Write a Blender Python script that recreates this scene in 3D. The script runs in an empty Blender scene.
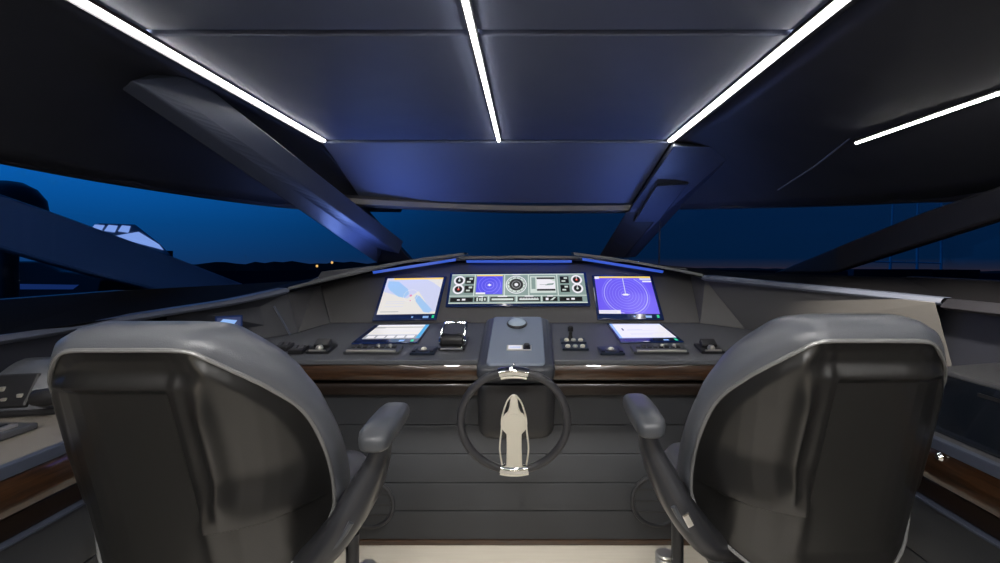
import bpy, bmesh, math, random
from mathutils import Vector as V, Matrix
random.seed(4)
SC = bpy.context.scene
COL = SC.collection
FPX, U0, V0, H = 472.0, 527.0, 258.0, 1.25      # 17 mm lens on a 36 mm wide frame, eye 1.25 m above the floor


def P(u, v, y):
    """metres of a point seen at (u, v) when it stands y metres ahead"""
    return V(((u - U0) * y / FPX, y, H + (V0 - v) * y / FPX))


def PX(u, v, x):
    return P(u, v, x * FPX / (u - U0))


# ------------------------------------------------------------------ materials
def mat(name, col, rough=.5, metal=0., coat=0., spec=.5, emit=None, es=1., bump=0., bscale=300., var=0., vscale=6., coat_r=.05):
    m = bpy.data.materials.new(name)
    m.use_nodes = True
    nt = m.node_tree
    b = nt.nodes['Principled BSDF']
    b.inputs['Base Color'].default_value = (*col, 1)
    b.inputs['Roughness'].default_value = rough
    b.inputs['Metallic'].default_value = metal
    b.inputs['Coat Weight'].default_value = coat
    b.inputs['Coat Roughness'].default_value = coat_r
    b.inputs['Specular IOR Level'].default_value = spec
    if emit:
        b.inputs['Emission Color'].default_value = (*emit, 1)
        b.inputs['Emission Strength'].default_value = es
    if bump or var:
        tc = nt.nodes.new('ShaderNodeTexCoord')
    if bump:
        n = nt.nodes.new('ShaderNodeTexNoise')
        n.inputs['Scale'].default_value = bscale
        n.inputs['Detail'].default_value = 3
        bp = nt.nodes.new('ShaderNodeBump')
        bp.inputs['Strength'].default_value = bump
        bp.inputs['Distance'].default_value = .002
        nt.links.new(tc.outputs['Object'], n.inputs['Vector'])
        nt.links.new(n.outputs['Fac'], bp.inputs['Height'])
        nt.links.new(bp.outputs['Normal'], b.inputs['Normal'])
    if var:
        n2 = nt.nodes.new('ShaderNodeTexNoise')
        n2.inputs['Scale'].default_value = vscale
        n2.inputs['Detail'].default_value = 4
        r = nt.nodes.new('ShaderNodeMapRange')
        r.inputs['To Min'].default_value = max(.02, rough - var)
        r.inputs['To Max'].default_value = rough + var
        nt.links.new(tc.outputs['Object'], n2.inputs['Vector'])
        nt.links.new(n2.outputs['Fac'], r.inputs['Value'])
        nt.links.new(r.outputs['Result'], b.inputs['Roughness'])
    return m


def glow(name, col, s=1.):
    return mat(name, (.01, .01, .01), .3, emit=col, es=s)


def wood_mat(name, axis):
    m = mat(name, (.1, .05, .02), .3, coat=1., coat_r=.03)
    nt = m.node_tree
    b = nt.nodes['Principled BSDF']
    tc = nt.nodes.new('ShaderNodeTexCoord')
    mp = nt.nodes.new('ShaderNodeMapping')
    mp.inputs['Scale'].default_value = (3, 40, 60) if axis == 'x' else (40, 3, 60)
    n = nt.nodes.new('ShaderNodeTexNoise')
    n.inputs['Scale'].default_value = 3
    n.inputs['Detail'].default_value = 8
    n.inputs['Distortion'].default_value = .6
    r = nt.nodes.new('ShaderNodeValToRGB')
    r.color_ramp.elements[0].position = .3
    r.color_ramp.elements[0].color = (.018, .008, .004, 1)
    r.color_ramp.elements[1].position = .72
    r.color_ramp.elements[1].color = (.080, .036, .015, 1)
    nt.links.new(tc.outputs['Object'], mp.inputs['Vector'])
    nt.links.new(mp.outputs['Vector'], n.inputs['Vector'])
    nt.links.new(n.outputs['Fac'], r.inputs['Fac'])
    nt.links.new(r.outputs['Color'], b.inputs['Base Color'])
    return m


def glass_mat():
    m = bpy.data.materials.new('window_glass')
    m.use_nodes = True
    nt = m.node_tree
    nt.nodes.clear()
    o = nt.nodes.new('ShaderNodeOutputMaterial')
    mx = nt.nodes.new('ShaderNodeMixShader')
    t = nt.nodes.new('ShaderNodeBsdfTransparent')
    t.inputs['Color'].default_value = (.93, .96, 1, 1)
    g = nt.nodes.new('ShaderNodeBsdfGlossy')
    g.inputs['Roughness'].default_value = .02
    f = nt.nodes.new('ShaderNodeFresnel')
    f.inputs['IOR'].default_value = 1.18
    nt.links.new(f.outputs[0], mx.inputs[0])
    nt.links.new(t.outputs[0], mx.inputs[1])
    nt.links.new(g.outputs[0], mx.inputs[2])
    nt.links.new(mx.outputs[0], o.inputs[0])
    return m


M = dict(
    ceil=mat('headliner_leather', (.115, .135, .21), .55, bump=.15, bscale=500, var=.08),
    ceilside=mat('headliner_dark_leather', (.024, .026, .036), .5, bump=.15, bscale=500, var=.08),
    black=mat('black_satin_paint', (.012, .012, .016), .45, bump=.05),
    pillar=mat('pillar_leather', (.045, .054, .085), .42, bump=.1, bscale=400),
    header=mat('header_trim_grey', (.11, .10, .095), .4, bump=.05),
    floor=None,
    dash=mat('dash_leather', (.092, .096, .108), .48, bump=.2, bscale=600),
    panel=mat('console_panel_leather', (.038, .041, .048), .42, bump=.12, bscale=500),
    panelback=mat('instrument_panel_leather', (.080, .078, .079), .5, bump=.2, bscale=600),
    rail=mat('rail_grey_lacquer', (.07, .082, .12), .35, bump=.05),
    shell=mat('chair_shell_leather', (.013, .0125, .012), .32, spec=.9),
    rim=mat('chair_rim_leather', (.105, .112, .13), .34, spec=.7, bump=.25, bscale=450),  # blue light falling on the rim is part of this tint
    pipe=mat('chair_piping', (.20, .20, .20), .25, spec=.8),  # lightened to paint in the highlight along the piping
    seat=mat('chair_seat_leather', (.10, .10, .11), .42, bump=.2, bscale=450),
    arm=mat('chair_arm_leather', (.065, .07, .08), .34, bump=.1, bscale=450),
    yoke=mat('chair_yoke_gloss', (.03, .031, .036), .3, bump=.05),
    dark=mat('black_plastic', (.018, .018, .02), .35, bump=.05),
    key=mat('keypad_plastic', (.06, .062, .07), .4, bump=.05),
    chrome=mat('polished_chrome', (.85, .85, .85), .12, metal=1., var=.04),
    steel=mat('satin_steel', (.62, .60, .55), .38, metal=.85, var=.05),
    cream=mat('brushed_cream_metal', (.86, .82, .70), .42, metal=.15, var=.05),  # floor reflected in the wheel's metal is put into this cream
    bin=mat('binnacle_leather', (.21, .25, .32), .4, bump=.15, bscale=600),  # screen light on the binnacle top put into this bluish colour
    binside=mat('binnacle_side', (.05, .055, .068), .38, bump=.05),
    drum=mat('drum_soft_black', (.035, .035, .038), .42, bump=.08),
    wheelm=mat('wheel_leather', (.05, .05, .056), .35, bump=.25, bscale=500),
    bezel=mat('display_glass_bezel', (.012, .028, .11), .12, coat=.5),  # blue LED glow on the bezels painted into the base colour
    woodx=wood_mat('walnut_gloss_athwart', 'x'),
    wooddark=mat('walnut_dark', (.016, .009, .006), .35, coat=.12, bump=.02),
    woody=wood_mat('walnut_gloss_fore_aft', 'y'),
    beige=mat('side_leather_warm_lit', (.21, .19, .165), .45, bump=.2, bscale=500),  # warm light on the left console's grey top, put into the colour
    strip=glow('led_strip_white', (1, .975, .94), 31),
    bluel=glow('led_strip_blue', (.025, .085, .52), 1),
    glass=glass_mat(),
    e_white=glow('screen_white', (.86, .84, .90)), e_cream=glow('screen_cream', (.80, .77, .74)),
    e_sea=glow('screen_sea_blue', (.36, .57, .88)), e_lilac=glow('screen_lilac', (.62, .65, .88)),
    e_yellow=glow('screen_yellow', (.95, .66, .10)), e_pink=glow('screen_pink', (.75, .25, .45)),
    e_violet=glow('screen_violet', (.15, .10, .88)), e_ring=glow('screen_ring', (.26, .22, .95)),
    e_ringl=glow('screen_ring_light', (.42, .40, .95)), e_blue=glow('screen_strong_blue', (.09, .08, .82)), e_teal=glow('screen_teal', (.24, .33, .31)),
    e_pale=glow('screen_pale', (.62, .70, .66)), e_black=glow('screen_black', (.004, .005, .005)),
    e_green=glow('screen_green', (.02, .62, .32)), e_red=glow('screen_red', (.8, .07, .03)),
    e_cyan=glow('screen_cyan', (.02, .35, .68)), e_navy=glow('screen_navy', (.006, .02, .10)),
    e_grey=glow('screen_grey', (.35, .36, .38)), e_ltblue=glow('screen_light_blue', (.25, .45, .85)),
    flybridge_glow=glow('flybridge_glow_panel', (.22, .36, .80), 1.0),  # glow added to stand for the lit white flybridge
    sea=mat('sea_water', (.003, .006, .012), .8, spec=.0, bump=.5, bscale=1.5),
    shore=mat('shore_land', (.006, .005, .005), .9, bump=.2, bscale=.4),
    saloon=mat('saloon_oak_panelling', (.30, .27, .23), .5, bump=.05),
    gloss=mat('dark_gloss_lacquer', (.010, .014, .022), .15, coat=.6),
    navy=mat('navy_plastic', (.012, .02, .036), .35, bump=.04),
    dome=mat('compass_glass', (.42, .52, .62), .15, coat=.5),  # pale blue stands for the reflection on the dome
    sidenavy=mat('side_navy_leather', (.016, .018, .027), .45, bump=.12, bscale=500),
    shelf=mat('shelf_matte_black', (.004, .004, .005), .8, spec=.05, bump=.1),
    body=mat('yacht_body_dusk_tint', (.022, .065, .21), .35, spec=.4, bump=.03),  # blue of the dusk light on the left side pillar is in the colour
    hull=mat('boat_hull_dark', (.008, .010, .016), .5, bump=.05),
    hullw=mat('boat_white_gelcoat', (.55, .6, .7), .3, bump=.05),
    mastm=mat('mast_aluminium', (.30, .33, .38), .5, metal=0, bump=.05),
    warm=glow('harbour_lamp', (1, .55, .15), 1.0),
)
fm = mat('floor_cream_planks', (.66, .62, .55), .32, bump=.05)
nt = fm.node_tree
_b = nt.nodes['Principled BSDF']
_tc = nt.nodes.new('ShaderNodeTexCoord'); _n = nt.nodes.new('ShaderNodeTexNoise'); _r = nt.nodes.new('ShaderNodeValToRGB')
_mp = nt.nodes.new('ShaderNodeMapping'); _mp.inputs['Scale'].default_value = (2, 30, 1)
_n.inputs['Scale'].default_value = 2; _n.inputs['Detail'].default_value = 6
_r.color_ramp.elements[0].color = (.60, .55, .48, 1); _r.color_ramp.elements[1].color = (.74, .70, .62, 1)
nt.links.new(_tc.outputs['Object'], _mp.inputs['Vector']); nt.links.new(_mp.outputs['Vector'], _n.inputs['Vector'])
nt.links.new(_n.outputs['Fac'], _r.inputs['Fac']); nt.links.new(_r.outputs['Color'], _b.inputs['Base Color'])
M['floor'] = fm


# ------------------------------------------------------------------ mesh helpers
class MB:
    """collects shapes into one mesh; material index per face"""
    def __init__(self):
        self.bm = bmesh.new()
        self.mats = []

    def mi(self, m):
        if m not in self.mats:
            self.mats.append(m)
        return self.mats.index(m)

    def face(self, pts, m=None):
        vs = [self.bm.verts.new(p) for p in pts]
        f = self.bm.faces.new(vs)
        if m:
            f.material_index = self.mi(m)
        return f

    def grid(self, rows, closed_u=False, closed_v=False, m=None, cap=False):
        """rows: list of equal-length point lists"""
        vr = [[self.bm.verts.new(p) for p in r] for r in rows]
        nr, nc = len(vr), len(vr[0])
        k = self.mi(m) if m else 0
        for i in range(nr if closed_v else nr - 1):
            for j in range(nc if closed_u else nc - 1):
                a, b = vr[i], vr[(i + 1) % nr]
                try:
                    f = self.bm.faces.new((a[j], a[(j + 1) % nc], b[(j + 1) % nc], b[j]))
                    f.material_index = k
                except ValueError:
                    pass
        if cap:
            for r in (vr[0], vr[-1]):
                try:
                    f = self.bm.faces.new(r); f.material_index = k
                except ValueError:
                    pass
        return vr

    def slab(self, pts, off, m=None):
        """polygon extruded by vector off"""
        off = V(off)
        pts = [V(p) for p in pts]
        a = [self.bm.verts.new(p) for p in pts]
        b = [self.bm.verts.new(p + off) for p in pts]
        k = self.mi(m) if m else 0
        n = len(pts)
        fs = [self.bm.faces.new(a[::-1]), self.bm.faces.new(b)]
        for i in range(n):
            fs.append(self.bm.faces.new((a[i], a[(i + 1) % n], b[(i + 1) % n], b[i])))
        for f in fs:
            f.material_index = k
        return fs

    def box(self, c, s, rot=None, m=None, bev=0., seg=2):
        t = bmesh.new()
        bmesh.ops.create_cube(t, size=1)
        for v in t.verts:
            v.co = V((v.co.x * s[0], v.co.y * s[1], v.co.z * s[2]))
        if bev:
            bmesh.ops.bevel(t, geom=t.edges[:], offset=bev, segments=seg, profile=.6, affect='EDGES')
        mtx = Matrix.Translation(V(c)) @ (rot.to_4x4() if rot else Matrix.Identity(4))
        self.merge(t, mtx, m)

    def merge(self, t, mtx=Matrix.Identity(4), m=None):
        k = self.mi(m) if m else 0
        mp = {v: self.bm.verts.new(mtx @ v.co) for v in t.verts}
        for f in t.faces:
            g = self.bm.faces.new([mp[v] for v in f.verts])
            g.material_index = k
        t.free()

    def tube(self, path, r, n=10, closed=False, m=None, flat=1., up=None):
        """swept tube; r a number or list"""
        path = [V(p) for p in path]
        N = len(path)
        rows = []
        prev = None
        for i, p in enumerate(path):
            if closed:
                t = path[(i + 1) % N] - path[i - 1]
            else:
                t = path[min(i + 1, N - 1)] - path[max(i - 1, 0)]
            t.normalize()
            if prev is None:
                ref = V(up) if up else (V((0, 0, 1)) if abs(t.z) < .9 else V((1, 0, 0)))
                nrm = (ref - t * ref.dot(t)).normalized()
            else:
                nrm = (prev - t * prev.dot(t)).normalized()
            prev = nrm
            bn = t.cross(nrm)
            rr = r[i] if isinstance(r, (list, tuple)) else r
            rows.append([p + (nrm * math.cos(a) * rr + bn * math.sin(a) * rr * flat) for a in
                         [2 * math.pi * k / n for k in range(n)]])
        self.grid(rows, closed_u=True, closed_v=closed, m=m, cap=not closed)

    def lathe(self, prof, c=(0, 0, 0), rot=None, n=24, m=None):
        """prof: (radius, height) list round local z"""
        R = rot.to_4x4() if rot else Matrix.Identity(4)
        T = Matrix.Translation(V(c)) @ R
        rows = [[T @ V((r * math.cos(2 * math.pi * k / n), r * math.sin(2 * math.pi * k / n), h)) for k in range(n)] for r, h in prof]
        self.grid(rows, closed_u=True, m=m, cap=True)

    def obj(self, name, mt=None, smooth=False, bevel=0., angle=35, loc=None):
        bm = self.bm
        bmesh.ops.remove_doubles(bm, verts=bm.verts, dist=1e-6)
        bmesh.ops.recalc_face_normals(bm, faces=bm.faces)
        me = bpy.data.meshes.new(name)
        bm.to_mesh(me)
        bm.free()
        if self.mats:
            for x in self.mats:
                me.materials.append(M[x])
        else:
            me.materials.append(M[mt])
        o = bpy.data.objects.new(name, me)
        COL.objects.link(o)
        if smooth:
            for p in me.polygons:
                p.use_smooth = True
            try:
                me.set_sharp_from_angle(angle=math.radians(angle))
            except Exception:
                pass
        if bevel:
            b = o.modifiers.new('bevel', 'BEVEL')
            b.width = bevel; b.segments = 2; b.limit_method = 'ANGLE'
        return o


def kid(o, parent):
    """parent without moving: all geometry is written in world metres"""
    o.parent = parent
    o.matrix_parent_inverse = Matrix.Translation(-parent.location)
    return o


def thing(name, label, cat, loc=(0, 0, 0), group=None):
    o = bpy.data.objects.new(name, None)
    COL.objects.link(o)
    o.location = loc
    o.empty_display_size = .05
    o['label'] = label; o['category'] = cat
    if group:
        o['group'] = group
    return o


def tag(o, label, cat, group=None):
    o['label'] = label; o['category'] = cat
    if group:
        o['group'] = group
    return o


def struct(o):
    o['kind'] = 'structure'
    return o


def smoothstep(a, b, x):
    t = max(0., min(1., (x - a) / (b - a)))
    return t * t * (3 - 2 * t)


def interp(pts, x):
    if x <= pts[0][0]:
        return pts[0][1]
    for (x0, y0), (x1, y1) in zip(pts, pts[1:]):
        if x <= x1:
            return y0 + (y1 - y0) * (x - x0) / (x1 - x0)
    return pts[-1][1]


def catmull(pts, n=8, closed=False):
    pts = [V(p) for p in pts]
    N = len(pts)
    out = []
    for i in range(N if closed else N - 1):
        if closed:
            p0, p1, p2, p3 = pts[i - 1], pts[i], pts[(i + 1) % N], pts[(i + 2) % N]
        else:
            p0, p1, p2, p3 = pts[max(i - 1, 0)], pts[i], pts[i + 1], pts[min(i + 2, N - 1)]
        for k in range(n):
            t = k / n
            out.append(.5 * ((2 * p1) + (p2 - p0) * t + (2 * p0 - 5 * p1 + 4 * p2 - p3) * t * t + (3 * p1 - p0 - 3 * p2 + p3) * t ** 3))
    if not closed:
        out.append(pts[-1])
    return out


HC = -.045          # centre plane of the helm
CC = -.17           # centre plane of the headliner
ZC = H + .70        # ceiling height

# ================================================================== THE SETTING
b = MB()
b.slab([(-1.9, -2.6, 0), (1.85, -2.6, 0), (1.85, 2.6, 0), (-1.9, 2.6, 0)], (0, 0, -.05))
struct(b.obj('floor', 'floor'))

# window line in plan: x, y, sill z, head z
LW = [(-1.0, 3.72, H - .03, H + .376), (-1.5, 3.1, H - .144, H + .335), (-1.85, 2.2, H - .146, H + .345), (-1.85, 1.0, H - .13, H + .350), (-1.85, -2.6, H - .13, H + .350)]
RW = [(.74, 3.72, H - .03, H + .39), (1.35, 3.1, H - .08, H + .335), (1.75, 2.2, H - .08, H + .266), (1.75, 1.4, H - .078, H + .235), (1.75, -2.6, H - .078, H + .235)]

# ceiling: upholstered centre panels with a shadow gap between them, the sloping front panel, the side slopes
b = MB()
xl, xr = -1.24, .875
for y0, y1, dz in ((-2.6, 1.46, .004), (1.485, 2.80, .0)):
    b.slab([(xl, y0, ZC + dz), (xr, y0, ZC + dz), (xr, y1, ZC + dz), (xl, y1, ZC + dz)], (0, 0, .05))
b.slab([(xl - .07, -2.6, ZC + .02), (xr + .09, -2.6, ZC + .02), (xr + .09, 2.86, ZC + .02), (xl - .07, 2.86, ZC + .02)], (0, 0, .05))
fp = [(-1.22, 2.81, ZC - .012), (.855, 2.81, ZC - .012), (.745, 3.36, H + .385), (-1.17, 3.36, H + .40)]
b.slab(fp, (0, .02, .05))
b.slab([(-1.36, 2.83, ZC + .03), (1.0, 2.83, ZC + .03), (.90, 3.42, H + .46), (-1.30, 3.42, H + .46)], (0, .02, .03))
struct(b.obj('ceiling', 'ceil', bevel=.006))


def side_slope(inner, W, name):
    b = MB()
    rows = []
    for (xi, yi, zi), (x, y, zs, zh) in zip(inner, W):
        r = []
        for t in range(13):
            f = t / 12
            bulge = .045 * math.sin(math.pi * f)
            r.append(V((xi + (x - xi) * f, yi + (y - yi) * f, zi + (zh - zi) * f + bulge)))
        rows.append(r)
    rows2 = []
    for a_, b_ in zip(rows, rows[1:]):
        for k in range(4):
            rows2.append([p.lerp(q, k / 4) for p, q in zip(a_, b_)])
    rows2.append(rows[-1])
    b.grid(rows2)
    o = b.obj(name, 'ceilside', smooth=True)
    s = o.modifiers.new('thick', 'SOLIDIFY'); s.thickness = .008; s.offset = 0
    return struct(o)


side_slope([(-1.17, 3.40, H + .41), (-1.23, 2.83, ZC - .01), (-1.232, 2.2, ZC - .005), (-1.232, 1.0, ZC - .005), (-1.232, -2.6, ZC - .005)], LW, 'ceiling_port')
side_slope([(.745, 3.40, H + .41), (.86, 2.83, ZC - .01), (.895, 2.2, ZC - .006), (.895, 1.4, ZC - .006), (.895, -2.6, ZC - .006)], RW, 'ceiling_starboard')


# header rolls over the side windows, black, and glass panes
def header(W, name, r):
    b = MB()
    path = catmull([V((x, y, zh + .008)) for x, y, zs, zh in W], 6)
    b.tube(path, r, 10, flat=1.0)
    return struct(b.obj(name, 'black', smooth=True))


header(LW, 'trim_1', .024)
header(RW, 'trim_2', .020)


def pane(W, name):
    b = MB()
    lo = catmull([V((x, y, zs - .03)) for x, y, zs, zh in W], 8)
    hi = catmull([V((x, y, zh + .03)) for x, y, zs, zh in W], 8)
    b.grid([lo, hi])
    o = b.obj(name, 'glass', smooth=True)
    return struct(o)


pane(LW, 'window_1')
pane(RW, 'window_3')
b = MB()
b.face([(-1.0, 3.72, H - .06), (.74, 3.72, H - .06), (.74, 3.40, H + .40), (-1.0, 3.40, H + .40)])
struct(b.obj('window_2', 'glass'))

# front header over the windscreen: a grey lip under the sloping panel
b = MB()
hp = [P(326, 200, 3.16), P(380, 203, 3.26), P(440, 206, 3.36), P(520, 208.5, 3.40), P(600, 208.5, 3.38), P(632, 208, 3.36)]
hp = catmull(hp, 5)
b.grid([[p + V(o) for p in hp] for o in ((0, -.02, .02), (0, -.02, -.018), (0, .06, -.03), (0, .06, .05))], closed_v=True)
struct(b.obj('trim_3', 'header', smooth=True, bevel=.003))

# side walls below the windows
b = MB()
b.slab([(-1.85, -2.6, 0), (-1.85, 2.2, 0), (-1.5, 3.1, 0), (-1.0, 3.72, 0), (-1.0, 3.72, H - .03), (-1.5, 3.1, H - .144), (-1.85, 2.2, H - .146), (-1.85, -2.6, H - .13)][:0] or
       [(-1.87, -2.6, -.02), (-1.87, 2.2, -.02), (-1.87, 2.2, H - .15), (-1.87, -2.6, H - .135)], (-.05, 0, 0))
b.slab([(-1.87, -2.6, H - .2), (-1.87, .9, H - .2), (-1.87, .9, H + .42), (-1.87, -2.6, H + .42)], (-.05, 0, 0))  # unseen upper wall added aft to keep blue sky off the chair
struct(b.obj('wall_left', 'black'))
b = MB()
b.slab([(1.77, -2.6, -.02), (1.77, 2.2, -.02), (1.77, 2.2, H - .085), (1.77, -2.6, H - .085)], (.05, 0, 0))
b.slab([(1.77, -2.6, H - .2), (1.77, .7, H - .2), (1.77, .7, H + .32), (1.77, -2.6, H + .32)], (.05, 0, 0))  # matching unseen wall added on the right against sky light
struct(b.obj('wall_right', 'black'))
b = MB()
b.slab([(-1.9, -2.62, 0), (1.82, -2.62, 0), (1.82, -2.62, ZC + .05), (-1.9, -2.62, ZC + .05)], (0, -.05, 0))
struct(b.obj('wall_back', 'saloon'))
b = MB()
b.slab([(-1.5, 3.1, 0), (-1.0, 3.76, 0), (.74, 3.76, 0), (1.35, 3.1, 0), (1.35, 3.1, H - .09), (.74, 3.76, H - .08), (-1.0, 3.76, H - .08), (-1.5, 3.1, H - .15)][:0] or
       [(-1.0, 3.74, 0), (.74, 3.74, 0), (.74, 3.74, H - .05), (-1.0, 3.74, H - .05)], (0, .05, 0))
struct(b.obj('wall_front', 'black'))
for nm, (x0, y0, z0), (x1, y1, z1), (x2, y2, z2) in (('wall_front_port', (-1.0, 3.74, H - .05), (-1.5, 3.12, H - .16), (-1.87, 2.2, H - .16)),
                                                     ('wall_front_starboard', (.74, 3.74, H - .05), (1.35, 3.12, H - .1), (1.77, 2.2, H - .1))):
    b = MB()
    b.grid([[(x0, y0, 0), (x1, y1, 0), (x2, y2, 0)], [(x0, y0, z0), (x1, y1, z1), (x2, y2, z2)]])
    struct(b.obj(nm, 'black'))


# ---- LED strips in the ceiling
def led(name, label, x, z, y0, y1, w, slope=0., flange=0., th=.014):
    t = thing(name, label, 'light strip', (x, (y0 + y1) / 2, z), 'ceiling light strips')
    cy = 0
    L = y1 - y0
    R = Matrix.Rotation(slope, 3, 'Y')
    b = MB(); b.box((0, cy, -.003), (w, L, th), R, bev=.003)
    o = b.obj('diffuser', 'strip'); o.parent = t
    b = MB()
    for s in (-1, 1):
        f_ = abs(flange) if s * flange > 0 else 0.
        b.box(R @ V((s * (w / 2 + .004), 0, .004 - f_ / 2)), (.006, L + .01, .014 + f_), R)
    b.box(R @ V((0, L / 2 + .004, .004)), (w + .01, .006, .014), R)
    o = b.obj('channel', 'dark'); o.parent = t
    return t


led('ceiling_light_strip', 'white light strip on the left side of the ceiling, running to the left windscreen pillar', -1.196, ZC - .004, -2.0, 2.79, .014, 0., -.020)
led('ceiling_light_strip', 'white light strip down the middle of the ceiling', -.167, ZC - .004, -2.0, 2.79, .015)
led('ceiling_light_strip', 'white light strip right of the middle one, ending at the right windscreen pillar', .842, ZC - .004, -2.0, 2.79, .018, 0., .016)
sl = math.atan2(.5, .79)
led('ceiling_light_strip', 'short thin white light strip on the dark right-hand slope of the ceiling', 1.365, H + .479, -2.0, 1.96, .008, sl, 0., .008)

# trims along the right strip: dark return and light lipping
b = MB()
b.slab([(.860, -2.6, ZC - .003), (.860, 2.83, ZC - .003), (.905, 2.83, ZC - .008), (.905, -2.6, ZC - .008)], (0, 0, .04))
struct(b.obj('trim_4', 'ceilside', bevel=.004))


# ---- windscreen pillars: left with a ridge, right with two steps
def prism(name, secs, m, bevel=.006):
    b = MB()
    rows = []
    for a_, b_ in zip(secs, secs[1:]):
        for k in range(5):
            rows.append([V(p).lerp(V(q), k / 5) for p, q in zip(a_, b_)])
    rows.append([V(p) for p in secs[-1]])
    b.grid(rows, closed_u=True, cap=True)
    return struct(b.obj(name, m, bevel=bevel))


def sec(a, r, c, yb):
    """a left-lower edge, r ridge, c right edge, back pushed away"""
    return [a, r, c, V(c) + V((0, yb, .10)), V(a) + V((0, yb, .10))]


pt = [(P(132, 97, 1.60), P(377, 263, 3.50)), (P(142, 86, 1.58), P(376, 247, 3.34)), (P(178, 96, 1.72), P(399, 254, 3.52))]
prism('pillar_port', [sec(*[p.lerp(q, f) for p, q in pt], .12) for f in (-.02, .12, .25, .5, .75, 1)], 'pillar')
prism('pillar_port_frame', [[P(340, 199, 3.22), P(356, 203, 3.30), P(362, 203, 3.44), P(340, 199, 3.40)],
                            [P(376, 262, 3.62), P(411, 260, 3.66), P(416, 262, 3.8), P(378, 264, 3.76)]], 'black')
prism('pillar_starboard', [[P(674, 146, 2.70), P(742, 147, 2.60), P(752, 140, 2.74), P(674, 138, 2.86)],
                           [P(630, 209, 3.28), P(672, 207, 3.22), P(684, 204, 3.36), P(632, 205, 3.42)],
                           [P(603, 256, 3.62), P(622, 258, 3.58), P(636, 257, 3.7), P(606, 256, 3.76)]], 'pillar')
prism('pillar_starboard_inset', [[P(657, 186, 2.96), P(688, 184, 2.94), P(690, 182, 3.0), P(657, 183, 3.02)],
                                 [P(634, 222, 3.30), P(658, 222, 3.28), P(660, 220, 3.36), P(634, 220, 3.38)]], 'pillar')
prism('pillar_starboard_frame', [[P(626, 212, 3.30), P(662, 212, 3.26), P(668, 211, 3.5), P(640, 210, 3.5)],
                                 [P(599, 256, 3.60), P(624, 258, 3.54), P(630, 258, 3.74), P(603, 257, 3.78)]], 'black')
# thin mullion in the right-hand glass
b = MB(); b.tube([P(660, 214, 3.33), P(659, 264, 3.38)], .006, 6)
struct(b.obj('trim_5', 'black'))
# seam lip on the starboard slope, running forward from the short strip
b = MB(); b.tube([V((1.355, 1.97, H + .505)), P(815, 166, 2.2), P(778, 190, 2.48)], .004, 6)
struct(b.obj('trim_6', 'ceil'))


# raked side pillars against the glass
def raked(name, pts, x, m):
    b = MB()
    q = [PX(u, v, x) for u, v in pts]
    b.slab(q, (-.05 if x < 0 else -.05, 0, 0))
    return struct(b.obj(name, m, bevel=.012))


raked('pillar_side_port', [(-300, 88), (-300, 161), (0, 248), (90, 274), (160, 291), (262, 291), (160, 251), (60, 214), (0, 193)], -1.90, 'body')
raked('pillar_side_starboard', [(1300, 90), (1300, 130), (1000, 223), (840, 273), (780, 273), (860, 241), (937, 211), (1000, 190)], 1.70, 'black')


# ================================================================== CONSOLE
# eyebrow / rail path round the helm
RL = [P(463, 253, 2.60), P(370, 267, 2.52), P(288, 288, 2.30), P(180, 307, 1.95), PX(0, 334.5, -1.5), V((-1.5, .2, H - .218))]
RR = [P(575, 252, 2.60), P(702, 274, 2.50), P(944, 298, 1.70), V((1.5, 1.3, H - .140)), V((1.5, .2, H - .140))]
Xi0, Xi1 = -1.05, .95       # inner faces of the side consoles
YF, ZF = 1.94, .83          # front edge of the dash top


def dz(y):
    return ZF + max(0, y - YF) * .168


con = thing('helm_console', 'wide dark grey helm dashboard with walnut band, standing on the cream floor', 'dashboard', (HC, 2.05, 0))
B1L, B1R = V((-1.11, 2.29, dz(2.29))), V((1.08, 2.343, dz(2.343)))
B0L, B0R = V((-1.018, 2.44, dz(2.44))), V((.894, 2.44, dz(2.44)))
B2L, B2R = V((-1.54, 1.6, dz(1.6))), V((1.53, 1.75, dz(1.75)))

b = MB()
b.slab([V((Xi0, YF, ZF)), V((Xi1, YF, ZF)), V((1.53, YF, ZF)), V((1.53, 1.96, dz(1.96))), B1R, B0R, B0L, B1L, V((-1.54, 1.96, dz(1.96))), V((-1.54, YF, ZF))], (0, 0, -.02))
kid(b.obj('dash_top', 'dash', bevel=.004), con)
# walnut band (rounded) and lower walnut strip
prof = [(YF + .03, ZF - .021), (YF + .008, ZF - .023), (YF + .002, ZF - .04), (YF + .0, ZF - .06), (YF + .006, ZF - .08), (YF + .02, ZF - .088), (YF + .06, ZF - .088), (YF + .06, ZF - .021)]
b = MB(); b.grid([[V((x, y, z)) for y, z in prof] for x in (Xi0, Xi1)], closed_u=True, cap=True)
kid(b.obj('walnut_band', 'woodx', smooth=True, angle=50), con)
prof = [(YF + .046, ZF - .108), (YF + .044, ZF - .110), (YF + .044, ZF - .13), (YF + .044, ZF - .152), (YF + .046, ZF - .155), (YF + .09, ZF - .155), (YF + .09, ZF - .108)]
b = MB(); b.grid([[V((x, y, z)) for y, z in prof] for x in (Xi0, Xi1)], closed_u=True, cap=True)
kid(b.obj('walnut_strip', 'wooddark', smooth=True, angle=50), con)
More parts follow.
